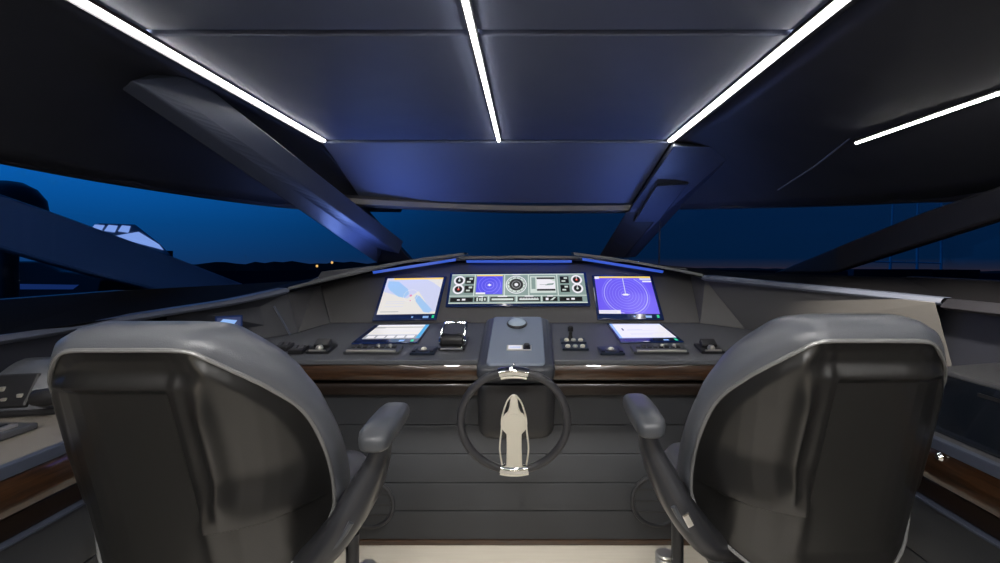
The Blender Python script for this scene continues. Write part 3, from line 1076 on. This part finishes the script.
# ================================================================== BINNACLE AND WHEEL
t = thing('steering_binnacle', 'dark steering binnacle with compass and small screen in the middle of the dashboard', 'binnacle', (HC, 1.95, .5))
o0 = V((HC, 1.95, .5))
yb, zb, yf, zf = 2.30, .955, 1.87, .822
sl_ = (zb - zf) / (yb - yf)
b = MB()
def rr(hw, y0, y1, z0, z1, r=.03, n=4):
    """rounded plan outline, sloping top between z0 at y0 and z1 at y1"""
    out = []
    for cx, cy, a0 in ((hw - r, y0 + r, -90), (hw - r, y1 - r, 0), (-hw + r, y1 - r, 90), (-hw + r, y0 + r, 180)):
        for k in range(n + 1):
            a = math.radians(a0 + 90 * k / n)
            x, y = cx + r * math.cos(a), cy + r * math.sin(a)
            out.append(V((HC + x, y, z0 + (z1 - z0) * (y - y0) / (y1 - y0))) - o0)
    return out
rows = [rr(.150, 1.90, 2.32, .745, .80), rr(.157, 1.868, 2.325, .775, .90), rr(.157, 1.862, 2.325, .802, .938), rr(.150, 1.868, 2.32, .818, .952), rr(.138, 1.88, 2.31, .824, .958)]
b.grid(rows, closed_u=True, cap=True)
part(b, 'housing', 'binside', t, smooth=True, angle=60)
b = MB()
top = rr(.118, 1.872, 2.305, .8305, .9645, .02)
b.slab(top, (0, -.0, -.012))
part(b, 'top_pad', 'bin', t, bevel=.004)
# recess between housing and drum, then the drum
b = MB()
rows = [rr(.145, 1.94, 2.10, .735, .735), rr(.145, 1.94, 2.10, .748, .75)]
b.grid(rows, closed_u=True, cap=True)
part(b, 'recess', 'dark', t)
b = MB()
zs = [(.736, .0, .150), (.731, .0, .158), (.70, .0, .159), (.62, .004, .158), (.56, .010, .156), (.53, .018, .150), (.508, .04, .138), (.500, .08, .11)]
rows = [rr(hw, 1.90 + dy, 2.06, z, z, .045, 6) for z, dy, hw in zs]
b.grid(rows, closed_u=True, cap=True)
part(b, 'drum', 'drum', t, smooth=True, angle=60)
TR = Matrix.Rotation(math.atan(sl_), 3, 'X')
def on_bin(u, v):
    k = (v - V0) / FPX
    y = (H - .8305 + sl_ * 1.872) / (k + sl_)
    return P(u, v, y) - o0
c = on_bin(517, 324.5)
b = MB(); b.lathe([(0, 0), (.047, 0), (.049, .006), (.045, .012), (.042, .012)], c, TR, 28)
cp = part(b, 'compass', 'dark', t, smooth=True)
b = MB(); b.lathe([(.043, .010), (.040, .016), (.028, .024), (.012, .028), (0, .029)], c, TR, 28)
part(b, 'compass_dome', 'dome', cp, smooth=True)
c = on_bin(519, 348)
b = MB(); b.box(c, (.105, .045, .008), TR, bev=.003)
sp = part(b, 'control_screen', 'steel', t)
b = MB()
b.face([c + TR @ V(p) for p in ((-.045, -.016, .0045), (.012, -.016, .0045), (.012, .016, .0045), (-.045, .016, .0045))], 'e_white')
b.face([c + TR @ V(p) for p in ((-.04, -.004, .0048), (.006, -.004, .0048), (.006, .002, .0048), (-.04, .002, .0048))], 'e_ltblue')
b.face([c + TR @ V(p) for p in ((.018, -.018, .0045), (.048, -.018, .0045), (.048, .018, .0045), (.018, .018, .0045))], 'bezel')
part(b, 'screen', None, sp)
b = MB(); b.lathe([(0, .004), (.014, .004), (.012, .018), (0, .019)], c + TR @ V((.033, 0, 0)), TR, 14)
part(b, 'knob', 'dark', sp, smooth=True)
b = MB(); b.lathe([(0, 0), (.005, 0), (.004, .004), (0, .005)], on_bin(514, 365), TR, 10)
part(b, 'button', 'chrome', t, smooth=True)

WY = 1.72
wc = P(514, 421.5, WY)
WR = Matrix.Rotation(math.radians(10), 3, 'X')
t = thing('steering_wheel', 'black leather steering wheel with a cream metal spoke in front of the binnacle', 'steering wheel', wc)
r = 53.5 / FPX * WY
def wp(x, z, y=0.):
    return WR @ V((x, y, z))
b = MB(); n = 64
b.tube([wp(r * math.cos(2 * math.pi * k / n), r * math.sin(2 * math.pi * k / n)) for k in range(n)], .0145, 12, closed=True)
part(b, 'rim', 'wheelm', t, smooth=True)
s = WY / FPX
b = MB()
pl = [(-8.2, -52), (-7.6, -30), (-7.6, -14)] + [(13.4 * math.sin(math.radians(a)), -2 + 13.4 * math.cos(math.radians(a))) for a in range(-140, -29, 10)] + [(-4.6, 15), (-3.6, 24), (-1.6, 28.5)]
pl = pl + [(-x, z) for x, z in pl[::-1]]
b.slab([wp(x * s, z * s, -.004) for x, z in pl], WR @ V((0, .012, 0)))
part(b, 'spoke', 'cream', t, bevel=.003)
b = MB(); b.lathe([(0, 0), (.040, 0), (.039, .0015), (.02, .0025), (0, .003)], wp(0, -2 * s, -.004), WR @ Matrix.Rotation(math.pi / 2, 3, 'X'), 28)
part(b, 'hub_cap', 'cream', t, smooth=True)
for sg in (-1, 1):
    b = MB(); b.tube(catmull([wp(sg * 12 * s, -50 * s), wp(sg * 14.5 * s, -30 * s), wp(sg * 12.5 * s, -8 * s), wp(sg * 12 * s, 4 * s), wp(sg * 7.5 * s, 20 * s), wp(sg * 2 * s, 28 * s)], 5), .0032, 8)
    part(b, 'rod', 'cream', t, smooth=True)
for sg, nm in ((1, 'clasp'), (-1, 'clasp')):
    b = MB()
    pts = [wp(r * math.sin(a) , sg * r * math.cos(a)) for a in [(-.27 + .54 * k / 10) for k in range(11)]]
    b.tube(pts, .0165, 12)
    part(b, nm, 'chrome', t, smooth=True)
    b = MB()
    pts = [wp((r + (-.010 if sg > 0 else .018)) * math.sin(a), sg * (r + (-.021 if sg > 0 else .018)) * math.cos(a), -.006) for a in [(-.25 + .5 * k / 10) for k in range(11)]]
    b.tube(pts, .0045, 8)
    part(b, 'clasp_edge', 'cream', t, smooth=True)
b = MB(); b.tube([wp(0, 0, .0), V((0, 1.897 - WY, -.0))], [.026, .03], 16)
part(b, 'shaft', 'drum', t, smooth=True)

# ================================================================== HELM CHAIRS
DL = [(0, 0), (.08, .0), (.105, .002), (.13, .008), (.162, .024), (.19, .043), (.212, .063), (.244, .10), (.262, .127), (.275, .152), (.31, .20)]
OUT = [(0, .160), (.05, .160), (.092, .161), (.118, .168), (.146, .189), (.180, .219), (.208, .250), (.242, .306), (.259, .376), (.267, .45), (.268, .525), (.262, .57), (.238, .615), (.19, .652), (.12, .688), (0, .700)]
OUT = [OUT[0]] + OUT[1:]


def depth(lat, Z):
    return .82 + .26 * (Z - .16) + interp(DL, abs(lat))


def dense_outline():
    pts = [V((x, z, 0)) for x, z in OUT]
    half = catmull(pts, 9)
    half = [(p.x, p.y) for p in half]
    half[0] = (0, half[0][1]); half[-1] = (0, half[-1][1])
    return half + [(-x, z) for x, z in half[-2:0:-1]]


OL = dense_outline()
ZM = .42


def relief(lat, Z):
    """how far the shell surface stands out towards the back; lat grows towards the boat's centre line"""
    ci, co_ = .058 + (Z - .21) * .06, -.168 - (Z - .21) * .19
    soft = .003 + .022 * smoothstep(.49, .53, Z)
    inside = (1 - smoothstep(ci - soft, ci + soft, lat)) * smoothstep(co_ - .012, co_ + .012, lat)
    center = inside * smoothstep(.232, .244, Z) * (1 - smoothstep(.62, .66, Z))
    fold = smoothstep(.508, .518, Z)
    across = 1 - smoothstep(ci + .02, ci + .075, lat)
    band = -.020 * (1 - smoothstep(.198, .236, Z)) * across            # top band lies deeper: a ledge under it
    lobe = math.exp(-((lat - ci - .060) / .015) ** 2) * smoothstep(.20, .30, Z) * (1 - smoothstep(.44, .505, Z))
    wing = smoothstep(ci, ci + .02, lat) * (1 - fold)
    swell = .036 * smoothstep(.40, .51, Z) * (1 - fold) * smoothstep(ci, ci + .03, lat) * (1 - smoothstep(.225, .262, lat))
    low = -.014 * fold * (smoothstep(ci - .01, ci + .03, lat) + 1 - smoothstep(co_ - .02, co_ + .003, lat))
    return -.010 * center + low + band + .020 * lobe + .004 * wing + swell


def make_chair(cx, label, copy_from=None):
    t = thing('helm_chair', label, 'chair', (cx, 1.05 if cx < 0 else 1.10, 0), 'helm chairs')
    t.scale = (1 if cx < 0 else .96, 1, 1 if cx < 0 else 1.007)
    def L(lat, y, Z):
        return V((lat, y - 1.05, H - Z))
    NR = 110
    sd = 1 if cx < 0 else -1
    # back shell
    b = MB()
    rows = []
    for i in range(NR + 1):
        f = i / NR
        row = []
        for x, z in OL:
            la, Z = x * f, ZM + (z - ZM) * f
            edge = 1 - smoothstep(.9, 1., f)
            row.append(L(la, depth(la, Z) - relief(la * sd, Z) * edge - .010 * edge, Z))
        rows.append(row)
    rows[0] = [rows[0][0]] * len(OL)
    b.grid(rows, closed_u=True)
    part(b, 'back_shell', 'shell', t, smooth=True, angle=70)
    # piping
    b = MB(); b.tube([L(x, depth(x, z) - .003, z) for x, z in OL], .0042, 8, closed=True)
    part(b, 'piping', 'pipe', t, smooth=True)
    # upholstered cushion: rim and front
    b = MB()
    N = len(OL)
    prof = [(.0, .0), (.010, .002), (.020, .012), (.026, .035), (.028, .065), (.024, .095), (.010, .118), (-.02, .128), (-.06, .122)]
    rows = []
    for o_, f_ in prof:
        row = []
        for k, (x, z) in enumerate(OL):
            x0, z0 = OL[k - 1]; x1, z1 = OL[(k + 1) % N]
            tx, tz = x1 - x0, z1 - z0
            l_ = math.hypot(tx, tz) or 1
            nx, nz = -tz / l_, tx / l_
            if nx * x + nz * (z - ZM) < 0:
                nx, nz = -nx, -nz
            thin = 1 - .75 * smoothstep(.53, .56, z)
            up = 1 + .55 * smoothstep(.26, .17, z) if False else 1 + .45 * (1 - smoothstep(.17, .27, z))
            side = smoothstep(.20, .34, z)
            q_ = o_ * thin * up * (1 - .5 * side)
            la, Z = x + nx * q_, z + nz * q_
            row.append(L(la, depth(x, z) + f_ * (1.15 - .5 * side) * (1 - .45 * smoothstep(.53, .6, z)), Z))
        rows.append(row)
    for f in (.6, .35, .12, 0):
        rows.append([L(x * f, depth(x * f, ZM + (z - ZM) * f) + .10 + .02 * (1 - f), ZM + (z - ZM) * f) for x, z in OL])
    b.grid(rows, closed_u=True)
    part(b, 'back_cushion', 'rim', t, smooth=True, angle=80)
    # seat cushion
    b = MB()
    def seat_row(hw, y0, y1, z, r=.07):
        out = []
        for cx_, cy_, a0 in ((hw - r, y0 + r, -90), (hw - r, y1 - r, 0), (-hw + r, y1 - r, 90), (-hw + r, y0 + r, 180)):
            for k in range(6):
                a = math.radians(a0 + 18 * k)
                out.append(V((cx_ + r * math.cos(a), cy_ + r * math.sin(a) - 1.05, z)))
        return out
    b.grid([seat_row(.19, 1.12, 1.40, .545), seat_row(.215, 1.10, 1.44, .555), seat_row(.235, 1.08, 1.46, .59), seat_row(.235, 1.06, 1.46, .635), seat_row(.22, 1.06, 1.44, .665), seat_row(.185, 1.08, 1.40, .675)], closed_u=True, cap=True)
    part(b, 'seat', 'seat', t, smooth=True, angle=70)
    # arms
    for sg in (sd,):
        b = MB()
        rows = []
        for yy, hw, th, dzz in ((.858, .016, .014, .016), (.866, .026, .024, .018), (.885, .031, .031, .020), (.96, .033, .033, .014), (1.04, .033, .032, .008), (1.10, .032, .028, .002), (1.125, .026, .020, -.004), (1.134, .012, .010, -.006)):
            row = []
            for k in range(16):
                a = 2 * math.pi * k / 16
                ca, sa = math.cos(a), math.sin(a)
                sx = math.copysign(abs(ca) ** .6, ca); sz = math.copysign(abs(sa) ** .7, sa)
                row.append(V((sg * (.413 - (yy - .87) * .09) + hw * sx, yy - 1.05, H - .358 + dzz + th * .72 * sz)))
            rows.append(row)
        b.grid(rows, closed_u=True, cap=True)
        part(b, 'armrest', 'arm', t, smooth=True, angle=60)
        # yoke sweeping down and under the seat
        b = MB()
        path = catmull([L(sg * .392, 1.00, .372), L(sg * .378, 1.01, .43), L(sg * .350, 1.02, .49), L(sg * .318, 1.02, .55), L(sg * .280, 1.03, .60), L(sg * .235, 1.06, .645), L(sg * .16, 1.12, .685), L(sg * .03, 1.16, .71)], 6)
        nP = len(path)
        rows = []
        for i, p in enumerate(path):
            tg = (path[min(i + 1, nP - 1)] - path[max(i - 1, 0)]).normalized()
            bn = V((0, 1, 0))
            nr = tg.cross(bn).normalized()
            f = i / (nP - 1)
            wid = .026 + .066 * smoothstep(0, .42, f)
            thk = .018 + .016 * smoothstep(0, .4, f)
            rows.append([p + bn * wid * math.copysign(abs(math.cos(a)) ** .6, math.cos(a)) + nr * thk * math.copysign(abs(math.sin(a)) ** .7, math.sin(a)) for a in [2 * math.pi * k / 16 for k in range(16)]])
        b.grid(rows, closed_u=True, cap=True)
        yk = part(b, 'arm_support', 'yoke', t, smooth=True, angle=60)
        b = MB(); b.tube([p + V((sd * .02, -.086, .008)) for p in path[16:34]], .006, 8)
        part(b, 'welt', 'arm', yk, smooth=True)
    # pedestal
    b = MB(); b.box((0, .15, .50), (.36, .34, .10), bev=.02)
    part(b, 'seat_frame', 'dark', t)
    b = MB(); b.lathe([(.0, 0), (.20, 0), (.20, .015), (.12, .03), (.075, .05), (.07, .46), (.09, .47), (0, .47)], (0, .15, .0), n=28)
    part(b, 'pedestal', 'dark', t, smooth=True, angle=40)
    sg = 1 if cx < 0 else -1
    b = MB(); b.lathe([(0, 0), (.017, 0), (.017, .52), (0, .52)], (sg * .235, .20, .0), n=14)
    ps = part(b, 'footrest_post', 'yoke', t, smooth=True, angle=40)
    b = MB()
    for k in range(5):
        b.lathe([(0, 0), (.024, 0), (.028, .005), (.024, .010), (0, .010)], (sg * .262, .23, .36 + k * .012), n=14)
    part(b, 'height_knob', 'steel', ps, smooth=True, angle=40)
    b = MB(); b.box((sg * .262, .23, .18), (.032, .032, .36), bev=.006)
    part(b, 'footrest_rail', 'dark', ps)
    return t


make_chair(-.697, 'left helm chair, dark leather back seen from behind, beside the beige-topped side console')
rch = make_chair(.640, 'right helm chair, dark leather back seen from behind, small chrome tag on its arm')
b = MB(); b.box((-.318, -.118, H - .548), (.018, .012, .030), Matrix.Rotation(-.5, 3, 'Y'), bev=.004)
o = part(b, 'chrome_tag', 'chrome', rch)
o['label'] = 'small chrome tag'

# ================================================================== OUTSIDE
b = MB()
ring = [V((160 * math.cos(a), 160 * math.sin(a), -2.2)) for a in [2 * math.pi * k / 72 for k in range(72)]]
b.face(ring)
o = b.obj('sea', 'sea'); o['kind'] = 'structure'
random.seed(9)
for nm, a0, a1, hh, lb in (('shoreline', 100, 152, 2.7, 'dark low shore with trees across the water beyond the left windows'), ('shoreline', 28, 82, .6, 'dark low shore across the water beyond the right windows')):
    b = MB()
    rows = [[], [], []]
    N = 60
    for k in range(N + 1):
        a = math.radians(a0 + (a1 - a0) * k / N)
        h = hh * (.6 + .4 * random.random()) * min(1, 6 * min(k, N - k) / N)
        for i, (R_, z) in enumerate(((150, -2.2), (152, -2.2 + h), (158, -2.2))):
            rows[i].append(V((R_ * math.cos(a), R_ * math.sin(a), z)))
    b.grid(rows)
    tag(b.obj(nm, 'shore'), lb, 'shore')


def far(u, v, y):
    return P(u, v, y)


def sailboat(u, y, vt, label, lean=0.):
    c = far(u, 276, y)
    t = thing('sailing_yacht', label, 'sailing boat', c, 'moored sailing yachts beyond the right windows')
    h = (276 - vt) * y / FPX
    b = MB(); b.tube([(0, 0, .4), (lean, 0, h)], [.13, .09], 8)
    m_ = part(b, 'mast', 'mastm', t)
    b = MB()
    b.tube([(lean * .6 - .8, 0, h * .6), (lean * .6 + .8, 0, h * .6)], .03, 6)
    part(b, 'spreader', 'mastm', m_)
    b = MB()
    rows = []
    for k in range(9):
        f = k / 8
        x = -4 + 8 * f
        w = 1.1 * math.sin(math.pi * (.12 + .80 * f)) ** .8
        rows.append([V((x, -w, .7)), V((x, -w * .7, -.1)), V((x, 0, -.4)), V((x, w * .7, -.1)), V((x, w, .7))])
    b.grid(rows, closed_u=True, cap=True)
    part(b, 'hull', 'hull', t, smooth=True)
    b = MB(); b.tube([(0, 0, 1.4), (-3.2, 0, 1.5)], .08, 6)
    part(b, 'boom', 'mastm', t)


sailboat(890, 48, 196, 'tall slim mast leftmost of the three beyond the right raked pillar', .35)
sailboat(917, 50, 190, 'tall slim mast in the middle of the three beyond the right raked pillar', .1)
sailboat(941, 52, 186, 'tall slim mast rightmost of the three beyond the right raked pillar', .1)

# white motor yacht with glow panels added for its lit front, far left
c = far(124, 238, 34)
t = thing('motor_yacht', 'white flybridge of a boat with added glowing blue panels above the left raked pillar', 'boat', (c.x, c.y, -2.2))
t.rotation_euler = (0, 0, .70)
h0 = c.z + 2.2
b = MB()
b.slab([(-2.4, -1.2, h0 - 1.2), (2.6, -1.2, h0 - 1.2), (2.0, -1.2, h0 - .4), (.6, -1.2, h0 + .95), (-1.3, -1.2, h0 + .95), (-2.2, -1.2, h0 + .3)], (0, 2.4, 0))
part(b, 'flybridge', 'hullw', t, bevel=.08)
for i in range(3):
    b = MB(); b.slab([(-1.75 + i * .72, -1.21, h0 + .42), (-1.20 + i * .72, -1.21, h0 + .34), (-1.0 + i * .68, -1.21, h0 + .80), (-1.5 + i * .70, -1.21, h0 + .84)], (0, -.03, 0))
    part(b, 'window', 'flybridge_glow', t)  # glow panel standing for the lit flybridge face
b = MB(); b.slab([(-.6, -1.21, h0 + .05), (2.2, -1.21, h0 - .85), (1.95, -1.21, h0 - .45), (.80, -1.21, h0 + .42), (.1, -1.21, h0 + .25)], (0, -.03, 0))
part(b, 'windscreen', 'flybridge_glow', t)  # larger glow panel for the same lit face
b = MB()
rows = []
for k in range(11):
    f = k / 10
    x = -3.2 + 6 * f
    w = 1.6 * math.sin(math.pi * (.18 + .76 * f)) ** .7
    rows.append([V((x, -w, h0 - .9)), V((x, -w * .8, .2)), V((x, 0, -.3)), V((x, w * .8, .2)), V((x, w, h0 - .9))])
b.grid(rows, closed_u=True, cap=True)
part(b, 'hull', 'hull', t, smooth=True)

# dark radar dome outside the left glass
c = far(14, 197, 6.0)
t = thing('antenna_dome', 'dark rounded dome outside at the upper left, above the raked pillar', 'antenna', c + V((0, 0, -.55)))
b = MB(); b.lathe([(0, .12), (.36, .12), (.39, .30), (.36, .52), (.27, .66), (.14, .74), (0, .76)], (-.08, 0, 0), n=28)
part(b, 'dome', 'hull', t, smooth=True)
b = MB(); b.lathe([(0, -2.5), (.12, -2.5), (.10, .12), (0, .12)], (-.08, 0, 0), n=16)
part(b, 'stand', 'hull', t, smooth=True)

# dark motorboat low outside the left glass
c = far(35, 276, 16)
t = thing('moored_motorboat', 'dark moored boat seen through the low left window under the raked pillar', 'boat', (c.x, c.y, -2.2))
b = MB()
hz = c.z + 2.2
b.slab([(-3.2, 0, -.2), (1.6, 0, -.2), (2.25, 0, hz - .15), (2.1, 0, hz + .05), (.8, 0, hz + .18), (.2, 0, hz + .5), (-3.2, 0, hz + .5)], (0, 1.8, 0))
part(b, 'hull', 'hull', t, bevel=.05)
b = MB(); b.slab([(-1.6, -.01, hz - .45), (1.3, -.01, hz - .45), (1.5, -.01, hz - .30), (-1.6, -.01, hz - .25)], (0, -.02, 0))
part(b, 'side_stripe', 'e_navy', t)
b = MB(); b.tube([(-1.05, -.3, -.2), (-1.0, -.3, hz + .6)], .12, 8)
part(b, 'post', 'mastm', t)
for u, v, lb in ((332, 262.5, 'tiny orange harbour lamp, brighter of the two beyond the left windscreen pillar'), (317, 266, 'tiny dim harbour lamp, left of the brighter one by the left windscreen pillar')):
    c = far(u, v, 120)
    t = thing('harbour_lamp', lb, 'lamp', (c.x, c.y, -2.2))
    b = MB(); b.lathe([(0, -.35), (.22, -.22), (.3, 0), (.22, .22), (0, .35)], (0, 0, c.z + 2.2), n=10)
    part(b, 'lantern', 'warm', t, smooth=True)
    b = MB(); b.lathe([(0, -.5), (.06, -.5), (.05, c.z + 2.0), (0, c.z + 2.0)], n=8)
    part(b, 'post', 'hull', t)

# ================================================================== LIGHT
def area(name, loc, rot, sx, sy, power, col):
    l = bpy.data.lights.new(name, 'AREA')
    l.shape = 'RECTANGLE'; l.size = sx; l.size_y = sy
    l.energy = power; l.color = col
    o = bpy.data.objects.new(name, l)
    COL.objects.link(o)
    o.location = loc; o.rotation_euler = rot
    return o


def spot(name, loc, aim, power, col, size=1.6, blend=.6, rad=.04):
    l = bpy.data.lights.new(name, 'SPOT')
    l.energy = power; l.color = col; l.spot_size = size; l.spot_blend = blend; l.shadow_soft_size = rad
    o = bpy.data.objects.new(name, l)
    COL.objects.link(o)
    o.location = loc
    o.rotation_euler = (V(aim) - V(loc)).to_track_quat('-Z', 'Y').to_euler()
    return o


# unseen lights added aft: overhead spots and low fills that highlight the chair backs
for x in (-.72, -.05, .64):
    spot('chair_spot', (x, -.45, ZC - .03), (x * .95, .75, .6), 42, (1, .97, .93), 1.9, .8, .07)


def lamp(name, loc, power, col, rad):
    l = bpy.data.lights.new(name, 'POINT')
    l.energy = power; l.color = col; l.shadow_soft_size = rad
    o = bpy.data.objects.new(name, l); COL.objects.link(o); o.location = loc


for x, z, e_ in ((-1.3, .75, 9), (-.15, .6, 4), (1.1, .75, 3)):
    lamp('aft_fill', (x, -2.35, z), e_, (1, .87, .68), .14)
# spots added to brighten the right wing panel and the left console top
spot('side_spot', (1.15, 1.05, ZC - .16), (1.46, 1.80, .93), 190, (1, .90, .74), .75, .8, .03)
spot('side_spot', (-1.45, .95, ZC - .2), (-1.30, 1.25, .83), 1.4, (1, .90, .76), 1.1, .8, .03)
# toe-kick light low under the dashboard
area('kick_light', (HC, 1.9, .50), (0, 0, 0), 1.2, .05, 2.5, (1, .95, .85))
# blue LEDs: on the windscreen shelf shining up, and tucked behind the eyebrow noses
area('blue_uplight', (CC + .05, 3.0, H - .035), (math.radians(180 - 12), 0, 0), 2.0, .05, 18, (.20, .33, 1))
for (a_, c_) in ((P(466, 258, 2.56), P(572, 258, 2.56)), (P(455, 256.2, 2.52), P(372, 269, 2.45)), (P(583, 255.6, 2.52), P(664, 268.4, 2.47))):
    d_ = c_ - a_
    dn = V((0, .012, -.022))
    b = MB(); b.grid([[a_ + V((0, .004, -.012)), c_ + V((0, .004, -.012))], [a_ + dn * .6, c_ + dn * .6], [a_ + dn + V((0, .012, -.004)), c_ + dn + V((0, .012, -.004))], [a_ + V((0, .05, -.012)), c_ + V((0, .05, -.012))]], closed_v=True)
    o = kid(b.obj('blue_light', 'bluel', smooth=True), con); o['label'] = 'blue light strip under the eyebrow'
    o = area('blue_eyebrow_light', (a_ + c_) / 2 + V((0, .070, -.006)), (0, 0, 0), d_.length, .012, .10, (.03, .12, 1))
    x_ = d_.normalized(); z_ = V((0, -.25, 1)); y_ = z_.cross(x_).normalized(); z_ = x_.cross(y_).normalized()
    o.rotation_euler = Matrix((x_, y_, z_)).transposed().to_euler()

# ---- dusk sky
w = bpy.data.worlds.new('dusk'); SC.world = w
w.use_nodes = True
nt = w.node_tree
nt.nodes.clear()
out = nt.nodes.new('ShaderNodeOutputWorld'); bg = nt.nodes.new('ShaderNodeBackground')
tc = nt.nodes.new('ShaderNodeTexCoord'); sx = nt.nodes.new('ShaderNodeSeparateXYZ')
nt.links.new(tc.outputs['Generated'], sx.inputs[0])
az = nt.nodes.new('ShaderNodeMapRange'); az.interpolation_type = 'SMOOTHSTEP'
az.inputs['From Min'].default_value = .05; az.inputs['From Max'].default_value = -.80
nt.links.new(sx.outputs['X'], az.inputs['Value'])
up = nt.nodes.new('ShaderNodeValToRGB')
e = up.color_ramp.elements
e[0].position = .484; e[0].color = (.055, .022, .014, 1)
e[1].position = .492; e[1].color = (.012, .016, .035, 1)
for p_, c_ in ((.50, (.0008, .011, .040, 1)), (.60, (.001, .014, .056, 1)), (1., (.002, .02, .08, 1))):
    q_ = e.new(p_); q_.color = c_
el = nt.nodes.new('ShaderNodeMapRange'); el.inputs['From Min'].default_value = -1; el.inputs['From Max'].default_value = 1
nt.links.new(sx.outputs['Z'], el.inputs['Value'])
nt.links.new(el.outputs[0], up.inputs['Fac'])
lf = nt.nodes.new('ShaderNodeValToRGB')
e = lf.color_ramp.elements
e[0].position = .49; e[0].color = (.006, .035, .12, 1)
e[1].position = .60; e[1].color = (.003, .15, .58, 1)
q_ = e.new(.53); q_.color = (.002, .065, .24, 1)
nt.links.new(el.outputs[0], lf.inputs['Fac'])
mx = nt.nodes.new('ShaderNodeMix'); mx.data_type = 'RGBA'
nt.links.new(az.outputs[0], mx.inputs[0])
nt.links.new(up.outputs['Color'], mx.inputs[6]); nt.links.new(lf.outputs['Color'], mx.inputs[7])
nt.links.new(mx.outputs[2], bg.inputs['Color'])
bg.inputs['Strength'].default_value = 1.0
nt.links.new(bg.outputs[0], out.inputs[0])

# ---- camera
cam = bpy.data.cameras.new('camera')
cam.lens = 36 * FPX / 1000; cam.sensor_width = 36; cam.sensor_fit = 'HORIZONTAL'
cam.shift_x = -(U0 - 500) / 1000
cam.shift_y = -(281.5 - V0) / 1000
cam.clip_start = .02; cam.clip_end = 600
co = bpy.data.objects.new('camera', cam)
COL.objects.link(co)
co.location = (0, 0, H); co.rotation_euler = (math.pi / 2, 0, 0)
SC.camera = co
SC.view_settings.view_transform = 'Standard'
SC.view_settings.look = 'None'
SC.view_settings.exposure = 0
SC.view_settings.gamma = 1
SC.view_settings.use_curve_mapping = False
